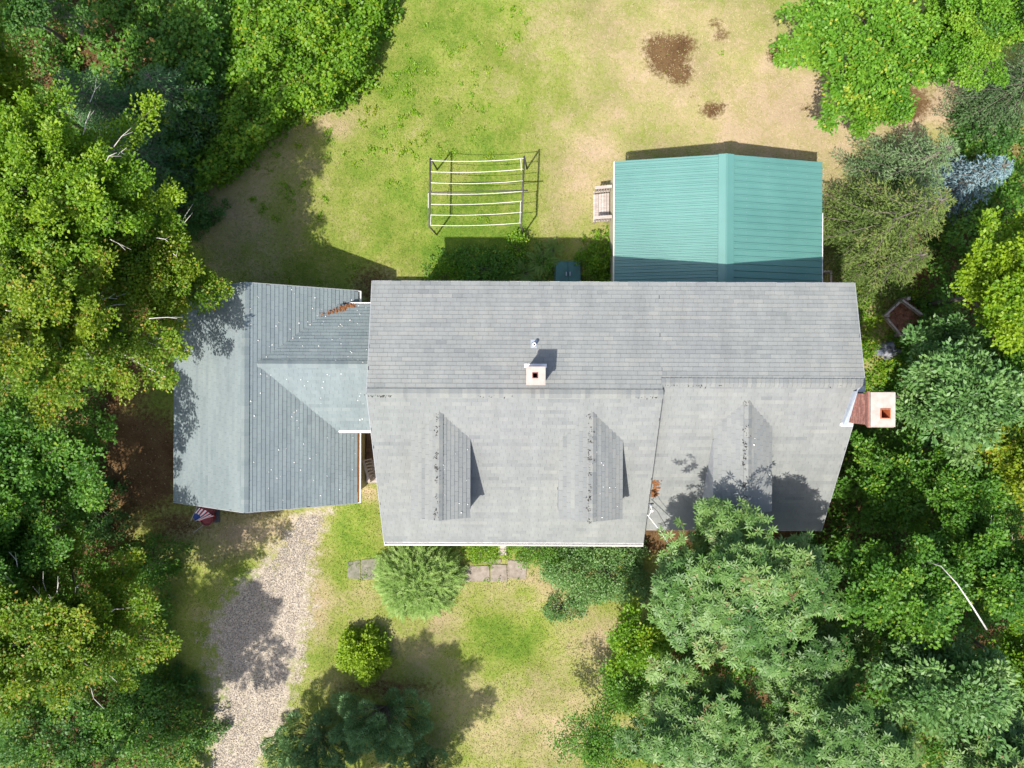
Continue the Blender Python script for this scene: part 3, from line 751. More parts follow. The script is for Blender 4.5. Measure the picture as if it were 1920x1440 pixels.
m = MB(); m.hexa([(10.25, -.2, zc(-.2)), (10.53, -.2, zc(-.2)), (10.53, .02, zc(.02)), (10.48, .02, zc(.02)), (10.28, -.2, zc(-.2) + .03), (10.53, -.2, zc(-.2) + .22), (10.53, .02, zc(.02) + .03), (10.49, .02, zc(.02) + .02)])
m.build('cricket', M_lead, ch2, HB)
# vent pipe
vx, vy = .66, 1.185; zv = ZN + KN * (YN - vy)
def ring_tube(m, c, r0, r1, z0, z1, k=14):
    for j in range(k):
        a, b_ = 2 * math.pi * j / k, 2 * math.pi * (j + 1) / k
        P_ = lambda r, t, z: (c[0] + r * math.cos(t), c[1] + r * math.sin(t), z)
        m.poly([P_(r1, a, z0), P_(r1, b_, z0), P_(r1, b_, z1), P_(r1, a, z1)]); m.poly([P_(r0, b_, z0), P_(r0, a, z0), P_(r0, a, z1), P_(r0, b_, z1)])
        m.poly([P_(r0, a, z1), P_(r1, a, z1), P_(r1, b_, z1), P_(r0, b_, z1)])
m = MB(); ring_tube(m, (vx, vy), .032, .055, zv - .1, zv + .30); vp = m.build('vent_pipe', M_white, house, HB)
m = MB(); m.tube([(vx, vy, zv - .02), (vx, vy, zv + .04), (vx, vy, zv + .09)], [.10, .085, .056], 12)
m.obox((vx, vy + .03, zv + .016), (1, 0, 0), un((0, 1, -KN)), un((0, KN, 1)), .10, .14, .006); m.build('flashing', M_lead, vp, HB)

# ---- garage with its cross gable
GB = (-8.5, -.5, 0)
garage = thing('garage', GB, 'attached garage wing with blue-grey T-shaped roof on the left of the house', 'garage')
GX, GZ, GW, GE, GZE = -8.53, 4.30, -11.69, -5.35, 2.385; GS, GN = -4.14, 3.20; kg = (GZ - GZE) / (GE - GX)
VE = un((-1, 0, kg)); VWg = un((1, 0, kg)); sg = math.hypot(1, kg)
m = MB(); slab(m, (GE, GS, GZE), (0, 1, 0), VE, GN - GS, (GE - GX) * sg); slab(m, (GW, GN, GZ - kg * (GX - GW)), (0, -1, 0), VWg, GN - GS, (GX - GW) * sg)
CRy, CRz, CNy, CSy, CEz = .618, 4.13, 2.675, -1.60, 2.76
kcn = (CRz - CEz) / (CNy - CRy); kcs = (CRz - CEz) / (CRy - CSy); cx0, cx1 = -8.3, XL + .2
slab(m, (cx1, CNy, CEz), (-1, 0, 0), un((0, -1, kcn)), cx1 - cx0, (CNy - CRy) * math.hypot(1, kcn), .1)
slab(m, (cx0, CSy, CEz), (1, 0, 0), un((0, 1, kcs)), cx1 - cx0, (CRy - CSy) * math.hypot(1, kcs), .1)
groof = m.build('roof', M_under, garage, GB)
cross_z = lambda y: (CRz - kcn * (y - CRy)) if y > CRy else (CRz - kcs * (CRy - y))
east_z = lambda x: GZ - kg * abs(x - GX)
keepE = lambda c: not (CSy < c[1] < CNy and c[0] < cx1 and c[0] > cx0 and cross_z(c[1]) > c[2] + .14)
tg = roof_plane((GE, GS, GZE), (0, 1, 0), VE, GN - GS, (GE - GX) * sg, keepE)
tg += roof_plane((GW, GN, GZ - kg * (GX - GW)), (0, -1, 0), VWg, GN - GS, (GX - GW) * sg)
keepC = lambda c: c[0] > GE + .01 or c[2] > east_z(c[0]) - .14
tg += roof_plane((cx1, CNy, CEz), (-1, 0, 0), un((0, -1, kcn)), cx1 - cx0, (CNy - CRy) * math.hypot(1, kcn), keepC)
tg += roof_plane((cx0, CSy, CEz), (1, 0, 0), un((0, 1, kcs)), cx1 - cx0, (CRy - CSy) * math.hypot(1, kcs), keepC)
lay_shingles(tg, groof, GB, M_shg, 300)
ridge_caps((GX, GS, GZ), (GX, GN, GZ), un((-1, 0, -kg)), un((1, 0, -kg)), groof, GB, M_shg)
ridge_caps((-8.2, CRy, CRz), (XL + .02, CRy, CRz), un((0, 1, -kcn)), un((0, -1, -kcs)), groof, GB, M_shg)
m = MB(); prism(m, [(GW + .3, 0), (GE - .16, 0), (GE - .16, GZE - .06), (GX, GZ - .2), (GW + .3, GZE + .0)], GS + .25, GN - .25, 'y')
m.build('wall', M_olive, garage, GB)
m = MB(); prism(m, [(CSy + .25, 0), (CNy - .25, 0), (CNy - .25, CEz - .02), (CRy, CRz - .2), (CSy + .25, CEz - .02)], -5.45, -4.2)
m.build('breezeway_wall', M_olive, garage, GB)
m = MB(); m.box(-10.9, -9.0, GS + .19, GS + .24, .05, 2.15); m.box(-8.2, -6.3, GS + .19, GS + .24, .05, 2.15); m.build('garage_door', M_white, garage, GB)
m = MB()
for y in (GS - .012, GN + .012):
    for xe_ in (GE, GW):
        m = MB(); m.bar((GX, y, GZ - .055), (xe_, y, GZE - .055), .024, .13); m.build('rake_board', M_rake, garage, GB)
gutter('gutter', (GE + .004, GS, GZE - .01), (GE + .004, CSy - .02, GZE - .01), (1, 0, 0), garage, GB, M_rust, .10)
gutter('gutter', (GE + .004, CNy + .05, GZE - .01), (GE + .004, GN, GZE - .01), (1, 0, 0), garage, GB, None, .09)
gutter('gutter', (-5.88, CSy - .004, CEz + .012), (XL + .1, CSy - .004, CEz + .012), (0, -1, 0), garage, GB, None, .07)
gutter('gutter', (-5.55, CNy + .004, CEz - .01), (XL + .1, CNy + .004, CEz - .01), (0, 1, 0), garage, GB, None, .07)
m = MB(); m.box(-5.9, XL + .1, CSy - .075, CSy - .012, CEz - .02, CEz + .02); m.build('fascia', M_white, garage, GB)
# leaf litter in the north valley
zz = []
for t_ in rng.random(160) ** .5:
    x = -6.6 + t_ * 1.2 + rng.normal() * .05; y = 2.2 + t_ * .48 + rng.normal() * .05
    zz.append((x, y, max(east_z(x), cross_z(y) if y < CNy else 0) + .03))
specks('valley_leaves', zz, .07, M_rust, 'rusty dead leaves caught in the valley of the garage roof', 'leaf litter')
M_petal = mat_simple('white_petal', (.8, .8, .76), (.7, .7, .66), 20, .7, .3, 0)
zz = []
for k_ in range(150):
    x = rng.uniform(-8.5, -4.5); y = rng.uniform(-3.9, 3.1)
    if x > GE and not (CSy < y < CNy): continue
    if rng.random() < .35 and y < 0: continue
    z = max(east_z(x) if x < GE else 0, cross_z(y) if CSy < y < CNy else 0); zz.append((x, y, z + .035))
for k_ in range(26):
    xr, xe, yt, yf, zr, ze = DORM[k_ % 3]; x = xr + rng.random() * (xe - xr); y = rng.uniform(yf, yt - .8); zz.append((x, y, zr - (x - xr) * .55 + .04))
specks('fallen_petals', zz, .033, M_petal, 'tiny white petals scattered over the garage roof and dormers', 'petals')
zz = [(4.62 + abs(rng.normal()) * .09, -3.1 - rng.random() * .55, 0) for _ in range(150)]
zz = [(x, y, plane_s_right(y) + .03) for x, y, z in zz]
specks('needle_pile', zz, .08, M_rust, 'rusty pine needles piled where the lower roof meets the step', 'needles')

# ---- green metal shed
SB = (7.12, 5.4, 0)
shed = thing('shed', SB, 'shed with a teal ribbed metal roof behind the house', 'shed')
SX, SZ, SW, SE, SZE, SNy, SSy = 7.15, 3.20, 3.53, 10.72, 2.38, 7.72, 3.15
def mat_metal():
    m, t, b, o = new_mat('teal_metal'); n = noise(t, .6, 3, .5, vec=geo_pos(t)); n2 = noise(t, 9, 3, .6, vec=geo_pos(t), stretch=(.2, 1, 1))
    c = ramp(t, math_(t, 'MULTIPLY_ADD', n2, .12, math_(t, 'MULTIPLY', n, .88)), [(.3, (.058, .172, .152)), (.7, (.082, .215, .19))])
    t.links.new(c, b.inputs['Base Color']); b.inputs['Roughness'].default_value = .5; b.inputs['Specular IOR Level'].default_value = .9
    return m
M_teal = mat_metal()
ks = (SZ - SZE) / (SX - SW)
def panel(side, y0, y1):
    """ribbed sheet; profile runs along y, extruded down the slope"""
    prof = []; y = y0
    if True:
        n = 4; p = (y1 - y0) / n
        for i in range(n):
            a = y0 + i * p
            prof += [(a, .0), (a + .014, .040), (a + .050, .040), (a + .064, 0)]
            if side < 0:
                c = a + p * .63; prof += [(c - .035, 0), (c - .015, .018), (c + .015, .018), (c + .035, 0)]
        prof.append((y1, 0))
    m = MB(); xe = SW if side < 0 else SE
    for i in range(len(prof) - 1):
        (a, ha), (b_, hb) = prof[i], prof[i + 1]
        pts = [(SX, a, SZ + ha), (xe, a, SZE + ha), (xe, b_, SZE + hb), (SX, b_, SZ + hb)]
        m.poly(pts if side < 0 else pts[::-1])
    return m.build('roof_panel', M_teal, shed, SB)
npan = 5; ph = (SNy - SSy) / npan
for sd_ in (-1, 1):
    for i in range(npan): panel(sd_, SNy - (i + 1) * ph, SNy - i * ph)
m = MB()
for sx in (-1, 1):
    xe = SX + sx * .26
    m.hexa([(SX, SSy - .01, SZ + .02), (xe, SSy - .01, SZ + .02 - .26 * ks), (xe, SNy + .02, SZ + .02 - .26 * ks), (SX, SNy + .02, SZ + .02), (SX, SSy - .01, SZ + .05), (xe, SSy - .01, SZ + .05 - .26 * ks), (xe, SNy + .02, SZ + .05 - .26 * ks), (SX, SNy + .02, SZ + .05)])
m.bar((SX, SSy - .012, SZ + .058), (SX, SNy + .022, SZ + .058), .05, .02)
m.build('ridge_flashing', M_teal, shed, SB)
m = MB(); prism(m, [(SW + .12, .15), (SE - .12, .15), (SE - .12, SZE - .02), (SX, SZ - .06), (SW + .12, SZE - .02)], SSy + .12, SNy - .12, 'y'); m.build('wall', M_siding, shed, SB)
m = MB(); m.box(SW - .035, SW - .012, SSy, SNy, SZE - .14, SZE + .02); m.box(SE + .012, SE + .03, SSy, SNy - 1.75, SZE - .14, SZE + .01); m.build('fascia', M_white, shed, SB)
m = MB()
for y in (SNy + .004,):
    m.bar((SX, y, SZ - .05), (SE, y, SZE - .05), .02, .1); m.bar((SX, y, SZ - .05), (SW, y, SZE - .05), .02, .1)
m.build('rake_trim', M_teal, shed, SB)
m = MB()
for sx in (-1, 1):
    for f in (.2, .42, .62, .82):
        for i in range(20):
            y = SSy + .16 + i * .2285; x = SX + sx * f * 3.6 + rng.normal() * .01
            m.obox((x, y, SZ - ks * abs(x - SX) + .034), (1, 0, 0), (0, 1, 0), (0, 0, 1), .008, .008, .006)
o = m.build('roof_screws', M_lead, shed, SB); o['kind'] = 'stuff'
# ---- shed ramp
M_wood = mat_simple('weathered_wood', (.42, .37, .34), (.26, .22, .20), 4, .85, .2, .4, stretch=(1, 6, 1), tintvar=.3)
M_woodb = mat_simple('brown_wood', (.20, .13, .09), (.10, .065, .045), 4, .85, .2, .4, tintvar=.5)
def ramp_():
    p = W(1131, 388, .4); b = (p[0], p[1], 0); r = thing('shed_ramp', b, 'grey wooden ramp with railings leading up to the left side of the shed', 'ramp')
    x0, x1 = W(1113, 388, .3)[0], 3.62; y0, y1 = W(0, 412, .4)[1] + 4.1 * 0, W(0, 362, .4)[1]
    y0 = W(1131, 412, .4)[1]; y1 = W(1131, 362, .4)[1]; n = 6
    for i in range(n):
        xa = x0 + (x1 - x0) * i / n; xb = x0 + (x1 - x0) * (i + 1) / n - .012
        za, zb_ = .18 + .25 * i / n, .18 + .25 * (i + 1) / n
        m = MB(); m.hexa([(xa, y0, za - .04), (xb, y0, zb_ - .04), (xb, y1, zb_ - .04), (xa, y1, za - .04), (xa, y0, za), (xb, y0, zb_), (xb, y1, zb_), (xa, y1, za)], rng.random()); m.build('board', M_wood, r, b)
    for yy in (y0 - .05, y1 + .05):
        m = MB(); m.bar((x0 - .02, yy, .92), (x1, yy, 1.12), .11, .04); rl = m.build('railing', M_wood, r, b)
        m = MB(); m.bar((x0 - .02, yy, .32), (x1, yy, .52), .05, .05); m.build('bottom_rail', M_wood, rl, b)
        for i in range(6):
            x = x0 + .05 + (x1 - x0 - .1) * i / 5; m = MB(); m.box(x - .02, x + .02, yy - .02, yy + .02, .0 if i in (0, 5) else .34, .94 + .18 * i / 5); m.build('baluster', M_wood, rl, b)
ramp_()
p = W(1548, 520, .8); m = MB(); ex = W(1558, 520, .8)[0]; ey = W(1550, 509, .8)[1]
fr = thing('wooden_frame', (p[0], p[1], 0), 'small grey wooden frame standing at the right side of the shed', 'frame')
for a, b_ in (((SE + .02, ey, .8), (ex, ey, .8)), ((ex, ey, .8), (ex, ey - .62, .8)), ((ex, ey, 0), (ex, ey, .8)), ((ex, ey - .6, 0), (ex, ey - .6, .8))):
    m = MB(); m.bar(a, b_, .07, .05); m.build('rail', M_wood, fr, (p[0], p[1], 0))

# ---- cellar bulkhead
b = tuple(W(1064, 510, .4) * (1, 1, 0)); bk = thing('cellar_bulkhead', b, 'dark green metal cellar doors sloping against the back wall', 'cellar door')
M_dkgreen = mat_simple('green_steel', (.045, .13, .115), (.03, .085, .075), 3, .5, .4, .1)
xa, xb = W(1042, 500, .4)[0], W(1088, 500, .4)[0]; xm = (xa + xb) / 2; ya = W(0, 489, .35)[1] - 0; ya = W(1060, 489, .3)[1]
m = MB(); m.box(xa - .03, xb + .03, 2.86, ya - .02, 0, .24); m.build('frame', M_dkgreen, bk, b)
for x0, x1 in ((xa, xm - .008), (xm + .008, xb)):
    m = MB(); m.hexa([(x0, ya, .26), (x1, ya, .26), (x1, 2.9, .82), (x0, 2.9, .82), (x0, ya, .29), (x1, ya, .29), (x1, 2.9, .85), (x0, 2.9, .85)][:4][::-1] + [(x0, 2.9, .85), (x1, 2.9, .85), (x1, ya, .29), (x0, ya, .29)])
    dr = m.build('door_leaf', M_dkgreen, bk, b)
    xh = xm - .07 if x0 == xa else xm + .07; m = MB(); m.box(xh - .02, xh + .02, ya - .6, ya - .45, .46, .54); m.build('handle', M_lead, dr, b)
# ---- side deck with railing between garage and house
b = (-4.95, -2.6, 0); dk = thing('side_deck', b, 'brown wooden deck between the garage and the house', 'deck')
for i in range(13):
    y1 = -1.86 - i * .145; m = MB(); m.box(-5.46, -4.14, y1 - .135, y1, .28, .32, rng.random()); o = m.build('board', M_woodb if i < 7 else M_wood, dk, b)
m = MB(); m.box(-5.44, -4.16, -3.70, -1.87, 0, .275); m.build('deck_frame', M_woodb, dk, b)
a_, c_ = W(681, 862, 1.15), W(692, 902, .95); a2, c2 = W(689, 862, .95), W(698, 900, .75)
rb = (a_[0], a_[1], 0)
rl = thing('stair_railing', rb, 'pale wooden railing with balusters beside the deck steps', 'railing')
m = MB(); m.bar(a_, c_, .085, .04); m.build('top_rail', M_wood, rl, rb)
m = MB(); m.bar(a2 - (0, 0, .6), c2 - (0, 0, .6), .07, .04); m.build('bottom_rail', M_wood, rl, rb)
for i in range(7):
    t_ = (i + .3) / 6.8; q0 = a_ + (c_ - a_) * t_; q1 = a2 + (c2 - a2) * t_ - (0, 0, .6); m = MB(); m.bar(q0, q1, .04, .04); m.build('baluster', M_wood, rl, rb)
m = MB(); m.bar(c_ + (0, 0, .03), (c_[0] + .04, c_[1], 0), .09, .09); m.build('post', M_wood, rl, rb)
# small step south of the house
b = tuple(W(942, 1026, .2) * (1, 1, 0)); m = MB(); stp = thing('front_step', b, 'small pale stone step below the front eave', 'step')
for yy, z1 in ((1036, .14), (1024, .26)):
    q = W(942, yy, z1); m = MB(); m.box(q[0] - .15, q[0] + .15, q[1] - .1, q[1] + .13, 0, z1); m.build('tread', M_mortar, stp, b, bevel=.01)

# ---- clothes line
M_pole = mat_simple('dark_pole', (.10, .09, .085), (.05, .045, .04), 6, .7, .3, .2)
M_rope = mat_simple('white_rope', (.78, .76, .72), (.62, .6, .56), 30, .8, .2, 0)
b = tuple(W(900, 365, 0)); cl = thing('clothesline', b, 'clothes line frame with seven white lines on the back lawn', 'clothesline')
ZT = 1.73
LP = [W(807, 297, ZT), W(805, 425, ZT)]; RP = [W(983, 293, ZT), W(977, 425, ZT)]
LG = [W(820, 318), W(819, 440)]; RG = [W(988, 317), W(983, 437)]
for (tp, gp) in ((LP, LG), (RP, RG)):
    m = MB(); m.tube([tp[0], tp[1]], .035, 8); m.build('crossbar', M_pole, cl, b, smooth=True)
    for k_ in range(2): m = MB(); m.tube([tp[k_], gp[k_]], .03, 8); m.build('post', M_pole, cl, b, smooth=True)
m = MB(); m.tube([W(803, 361, ZT + .02), W(990, 357, ZT + .02)], .022, 8); m.build('center_pole', M_pole, cl, b, smooth=True).name = 'long_pole'
for yl, yr in zip((301, 322, 342.7, 363.5, 383, 403, 422.5), (297, 317, 339, 358.5, 377, 398, 418)):
    A_, B_ = W(808, yl, ZT + .04), W(982 - (yl - 301) * .04, yr, ZT + .04); m = MB(); pts = []
    for i in range(11):
        t_ = i / 10; q = A_ + (B_ - A_) * t_; q[2] -= .34 * 4 * t_ * (1 - t_) * .6; pts.append(q)
    m.tube(pts, .0105, 5); m.build('line', M_rope, cl, b, smooth=True)
for (q0, q1) in ((W(976.5, 297, ZT + .05), W(977.5, 320, ZT + .05)), (W(976, 377, ZT + .05), W(975, 418, ZT + .05)), (W(808, 402, ZT + .05), W(807, 423, ZT + .05)), (W(803, 362, ZT), W(803, 390, ZT - .2))):
    m = MB(); m.tube([q0, q1], .0105, 5); m.build('rope_end', M_rope, cl, b)
# ---- service cable at the roof step
b = tuple(W(1220, 950, 0)); sv = thing('service_cable', b, 'overhead cable with white insulator at the step between the two roofs', 'cable')
q0 = np.array((4.58, -3.85, 4.35)); q0 = W(1217, 945, 4.4); q1 = W(1222, 957, 4.45); q2 = W(1216, 968, 4.3); q3 = W(1238, 996, 4.2); q4 = W(1290, 1075, 4.4)
m = MB(); m.tube([(4.53, q0[1], 4.3), q0, q0 + (.05, -.03, .2)], .03, 8); m.build('mast', M_lead, sv, b, smooth=True)
m = MB(); m.tube([q1 - (0, 0, .08), q1 + (0, 0, .08)], .045, 10); m.build('insulator', M_white, sv, b, smooth=True)
m = MB(); m.tube(curve(q0, q1, (0, .05, .12), 6), .012, 5); m.tube([q1, q2], .01, 5); m.tube([q2 - (q3 - q2) * .1, q2, q3, q4], .015, 5); m.build('wire', M_rope, sv, b, smooth=True)
m = MB(); m.tube(curve(q0, W(1232, 958, 4.1), (.0, .0, .1), 6) + [W(1248, 985, 4.0)], .009, 5); m.build('wire', M_pole, sv, b, smooth=True)
# ---- flag and things below the garage corner
fb = W(372, 948, 2.3); b = (fb[0], fb[1], 0)
fl = thing('flag', tuple(fb), 'striped red white and blue flag drooping from a pole at the garage corner', 'flag')
tip = W(358, 976, 2.0); m = MB(); m.tube([fb + (.1, .2, .1), tip], .014, 6); m.build('flag_pole', M_wood, fl, fb, smooth=True)
def flag_mesh():
    nu, nv = 13, 10; vs = []; tt = []
    A0, A1 = W(374, 952, 2.25), W(361, 972, 2.05)
    for j in range(nv):
        for i in range(nu):
            u, v_ = i / (nu - 1), j / (nv - 1)
            p = A0 + (A1 - A0) * v_ + np.array((.50 * u * (1 - .75 * v_), -.34 * u * (1 - .5 * v_), -.20 * u)); p += (0, .03 * math.sin(u * 7 + v_ * 2), .05 * math.sin(u * 9 + v_ * 3)); vs.append(p - fb)
    q_ = []; c = []
    for j in range(nv - 1):
        for i in range(nu - 1):
            a = j * nu + i; q_.append((a, a + 1, a + 1 + nu, a + nu))
            c.append(2 if (j >= 5 and i < 6) else (0 if i % 2 else 1))
    me = mesh_np('flag_cloth', vs, q_, smooth=True)
    for mm in (mat_simple('flag_red', (.42, .03, .04), rough=.8), mat_simple('flag_white', (.75, .74, .72), rough=.8), mat_simple('flag_blue', (.03, .06, .2), rough=.8)): me.materials.append(mm)
    me.polygons.foreach_set('material_index', np.array(c, np.int32)); return link('flag_cloth', me, fl)
flag_mesh()
M_maroon = mat_simple('maroon_plastic', (.19, .035, .035), (.13, .025, .025), 5, .45, .4, .05)
def pot(name, px, py, r, h, label):
    c = W(px, py, h); b = (c[0], c[1], 0); t = thing(name, b, label, 'planter')
    m = MB(); ring_tube(m, c, r - .03, r, h - .04, h, 20); m.tube([(c[0], c[1], 0), (c[0], c[1], h - .03)], [r * .72, r - .012], 20); m.build('pot', M_maroon, t, b, smooth=False)
    m = MB(); m.tube([(c[0], c[1], h - .06), (c[0], c[1], h - .02)], [r - .03, r - .07], 20); m.build('soil', M_rust if r < .2 else mat_simple('maroon_lid', (.26, .06, .055), (.18, .04, .04), 8), t, b)
pot('round_planter', 387, 974, .24, .5, 'maroon round planter in front of the garage corner')
pot('wide_planter', 388, 957, .29, .42, 'wide maroon tub half under the garage roof edge')
q = W(398, 965, .05); m = MB(); m.box(-.28, .28, -.3, .3, 0, .03); o = m.build('door_mat', mat_simple('grey_mat', (.07, .075, .08)), None, (0, 0, 0), loc=(q[0], q[1], .004)); tag(o, 'dark grey mat lying by the maroon planters', 'mat')
m = MB(); a_, c_ = W(363, 998, .03), W(383, 983, .05); m.tube([a_, (a_ + c_) / 2 + (.01, 0, 0), c_], [.02, .016, .012], 6); o = m.build('stick', M_wood, None, (0, 0, 0)); tag(o, 'pale stick lying on the ground in front of the garage', 'stick')
# ---- stone slabs
M_slab = mat_simple('pink_stone', (.29, .245, .21), (.16, .135, .105), 5, .9, .2, .5)
b = tuple(W(930, 1072)); pt = thing('stone_walk', b, 'pinkish stone slab walk with grass in its joints in front of the house', 'stone walk')
for x0, x1, y0, y1 in ((868, 918, 1060, 1089), (920, 950, 1056, 1090), (952, 988, 1051, 1084), (905, 940, 1048, 1056)):
    p = [W(x0 + rng.uniform(-2, 2), y1), W(x1 + rng.uniform(-2, 2), y1 + rng.uniform(-2, 2)), W(x1, y0 + rng.uniform(-3, 3)), W(x0, y0 + rng.uniform(-3, 3))]
    m = MB(); m.hexa([q + (0, 0, -.02) for q in p] + [q + (0, 0, .035 + rng.random() * .01) for q in p]); m.build('slab', M_slab, pt, b, bevel=.01)
M_slab2 = mat_simple('grey_stone', (.22, .205, .17), (.11, .115, .075), 5, .9, .2, .5)
b = tuple(W(672, 1068)); pt = thing('sunken_slabs', b, 'grey mossy stone slabs sunk in the lawn beside the round bush', 'stone slab')
for x0, x1, y0, y1 in ((652, 676, 1050, 1084), (678, 712, 1046, 1086)):
    p = [W(x0, y1), W(x1, y1 + 2), W(x1, y0), W(x0, y0 + 3)]
    m = MB(); m.hexa([q + (0, 0, -.02) for q in p] + [q + (0, 0, .02) for q in p]); m.build('slab', M_slab2, pt, b, bevel=.01)
# ---- weathered board bin by the right edge
b = tuple(W(1692, 600)); bn = thing('compost_bin', b, 'weathered grey board bin filled with dead leaves among the bushes', 'bin')
apex, lft, rgt, bot = (1692, 562), (1660, 592), (1730, 590), (1690, 628)
for (p0, p1, z) in ((apex, lft, .75), (apex, rgt, .78), (lft, bot, .35)):
    for k_ in range(3):
        z1 = z - k_ * .24; m = MB(); a_, c_ = W(*p0, z1), W(*p1, z1)
        if z1 > .1: m.bar(a_ - (0, 0, .1), c_ - (0, 0, .1), .07 if k_ == 0 else .04, .2, rng.random()); m.build('plank', M_wood, bn, b)
for q_ in (apex, lft, rgt, bot):
    a_ = W(*q_, .4); m = MB(); m.box(a_[0] - .06, a_[0] + .06, a_[1] - .06, a_[1] + .06, 0, .84 if q_ is apex else .6); m.build('post', M_wood, bn, b)
zz = []
for _ in range(900):
    u, v_ = rng.random(2); q = np.array(apex) * (1 - u) * (1 - v_) + np.array(lft) * u * (1 - v_) + np.array(rgt) * (1 - u) * v_ + np.array(bot) * u * v_; p = W(q[0], q[1], .2); zz.append((p[0], p[1], .2 + rng.random() * .12))
specks('dead_leaves', zz, .08, mat_simple('dead_leaf', (.34, .17, .11), (.16, .07, .05), 6, .9), 'brown dead leaves heaped inside the board bin', 'dead leaves')
# tarp bundle
b = tuple(W(1663, 657)); rr = np.random.default_rng(5); m = MB(); nn = 18
prof = [(0, .34), (.12, .40), (.26, .30), (.36, .10), (.38, 0)]
for i in range(len(prof) - 1):
    for j in range(nn):
        def pp(ii, jj):
            r, z = prof[ii]; a = 2 * math.pi * (jj % nn) / nn; w_ = 1 + .22 * math.sin(3 * a + ii * 1.3) + .15 * math.sin(5 * a + ii)
            return (b[0] + r * w_ * math.cos(a) * 1.1, b[1] + r * w_ * math.sin(a) * .95, z * (1 + .3 * math.sin(4 * a + 2)))
        m.poly([pp(i, j), pp(i + 1, j), pp(i + 1, j + 1), pp(i, j + 1)])
o = m.build('tarp_bundle', mat_simple('blue_grey_tarp', (.30, .30, .32), (.05, .07, .12), 5, .5, .4, .2), None, b, loc=b); tag(o, 'crumpled blue and grey tarp bundle lying right of the house', 'tarp')

# ------------------------------------------------------------------ vegetation
broad_tree('maple_tree', 'tall yellow-green maple at the left edge above the garage', 145, 395, 5.8, 262, 205, 3.8, 'lime', M_bark, 64, .088, 1.6, .50, 'yellow-green trees along the left edge', seed=1, acc=.05, pale_sticks=26)
broad_tree('birch_tree', 'yellow-green tree with pale bare forked branches overhanging the garage roof', 138, 600, 5.6, 240, 190, 3.8, 'yellow', M_pale, 72, .088, 1.6, .48, 'yellow-green trees along the left edge', seed=2, acc=.06, pale_sticks=34)
broad_tree('maple_tree', 'spreading yellow-green tree with orange tips in the lower left beside the gravel drive', 130, 1155, 4.8, 225, 165, 3.4, 'yellow', M_bark, 58, .088, 1.6, .40, 'yellow-green trees along the left edge', seed=3, acc=.06, pale_sticks=24)
broad_tree('young_tree', 'dark green tree between the two big yellow-green trees at the left edge', 75, 870, 5.0, 190, 130, 2.6, 'green', M_bark, 44, .10, 1.0, .40, seed=4)
broad_tree('young_tree', 'yellow-green boughs spreading over the upper left corner of the garage roof', 305, 505, 4.9, 108, 130, 1.6, 'yellow', M_bark, 34, .088, 1.5, .50, 'yellow-green trees along the left edge', seed=7, lean=(-1.3, .3), acc=.05, pale_sticks=8)
broad_tree('young_tree', 'green tree at the left edge just above the orange-tipped lower tree', -25, 1030, 6.2, 150, 110, 2.4, 'green', M_bark, 40, .09, 1.5, .45, seed=8)
broad_tree('maple_tree', 'yellow-green treetop in the top left corner', -5, 150, 7.0, 80, 150, 3.0, 'yellow', M_bark, 26, .10, 1.0, .5, 'yellow-green trees along the left edge', seed=5, acc=.03)
broad_tree('understory_tree', 'mid green tree behind the dark cedars near the top left corner', 70, 40, 3.5, 110, 70, 2.2, 'deep', M_bark, 20, .10, .8, .45, seed=6)
conifer('cedar_tree', 'dark feathery cedar in the shade at upper left', 215, 215, 5.0, 110, 'cedar', 'dark cedars in the upper left', 1, .5, .35)
conifer('cedar_tree', 'smaller dark cedar next to the pink dead patch of leaves', 335, 190, 3.6, 85, 'cedar', 'dark cedars in the upper left', 2, .45, .35)
conifer('cedar_tree', 'lowest dark cedar touching the yellow-green maple', 280, 300, 4.2, 95, 'cedar', 'dark cedars in the upper left', 3, .42, .35)
shrub('bush', 'shaded bush under the left maple at the edge of the back lawn', 320, 385, 75, 55, 1.6, 'deep', .10, 16, .45, seed=1)
shrub('bush', 'deep green bush in the corner left of the drive with small round leaves', 290, 1370, 110, 75, 1.8, 'deep', .09, 16, .45, seed=2, acc=.03)
shrub('bush', 'dark bush at the bottom left corner of the picture', 90, 1390, 120, 80, 2.4, 'deep', .11, 14, .42, seed=3)
shrub('bush', 'dark small-leaved bush below the lower left tree', 265, 1290, 70, 45, 1.2, 'deep', .07, 16, .25, seed=4)
shrub('bush', 'half shaded bush left of the brown bare ground', 165, 960, 60, 60, 1.6, 'deep', .09, 16, .45, seed=5)
shrub('bush', 'low green bush under the right side of the lower left tree', 275, 1060, 60, 50, 1.2, 'green', .09, 14, .35, seed=6)

broad_tree('maple_tree', 'bright green maple with finger-like boughs in the upper right', 1625, 95, 3.4, 175, 160, 1.5, 'bright', M_bark, 44, .115, 1.2, .52, 'bright green trees in the upper right', seed=10, tiers=(-.1, .9), acc=.03)
broad_tree('locust_tree', 'dense bright green tree with tiny leaves right of the upper right maple', 1800, 55, 4.2, 92, 112, 2.2, 'bright', M_bark, 36, .085, 2.2, .55, 'bright green trees in the upper right', seed=11, tiers=(-.05, 1.3), acc=.0)
broad_tree('young_tree', 'small bright green tree beside the top of the shed spruce', 1612, 205, 2.4, 70, 50, 1.2, 'bright', M_bark, 16, .10, 1.5, .52, 'bright green trees in the upper right', seed=12, acc=.04)
conifer('spruce_tree', 'large olive green spruce right of the teal shed', 1650, 425, 6.0, 135, 'spruce', None, 10, .5, .2, 1.1)
conifer('spruce_tree', 'grey-green spruce above the olive spruce in the upper right', 1690, 325, 4.6, 108, 'bluegreen', None, 11, .5, .15, 1.1)
conifer('blue_spruce', 'pale blue spruce at the right edge', 1795, 350, 4.2, 66, 'blue', None, 12, .5, .1, 1.2)
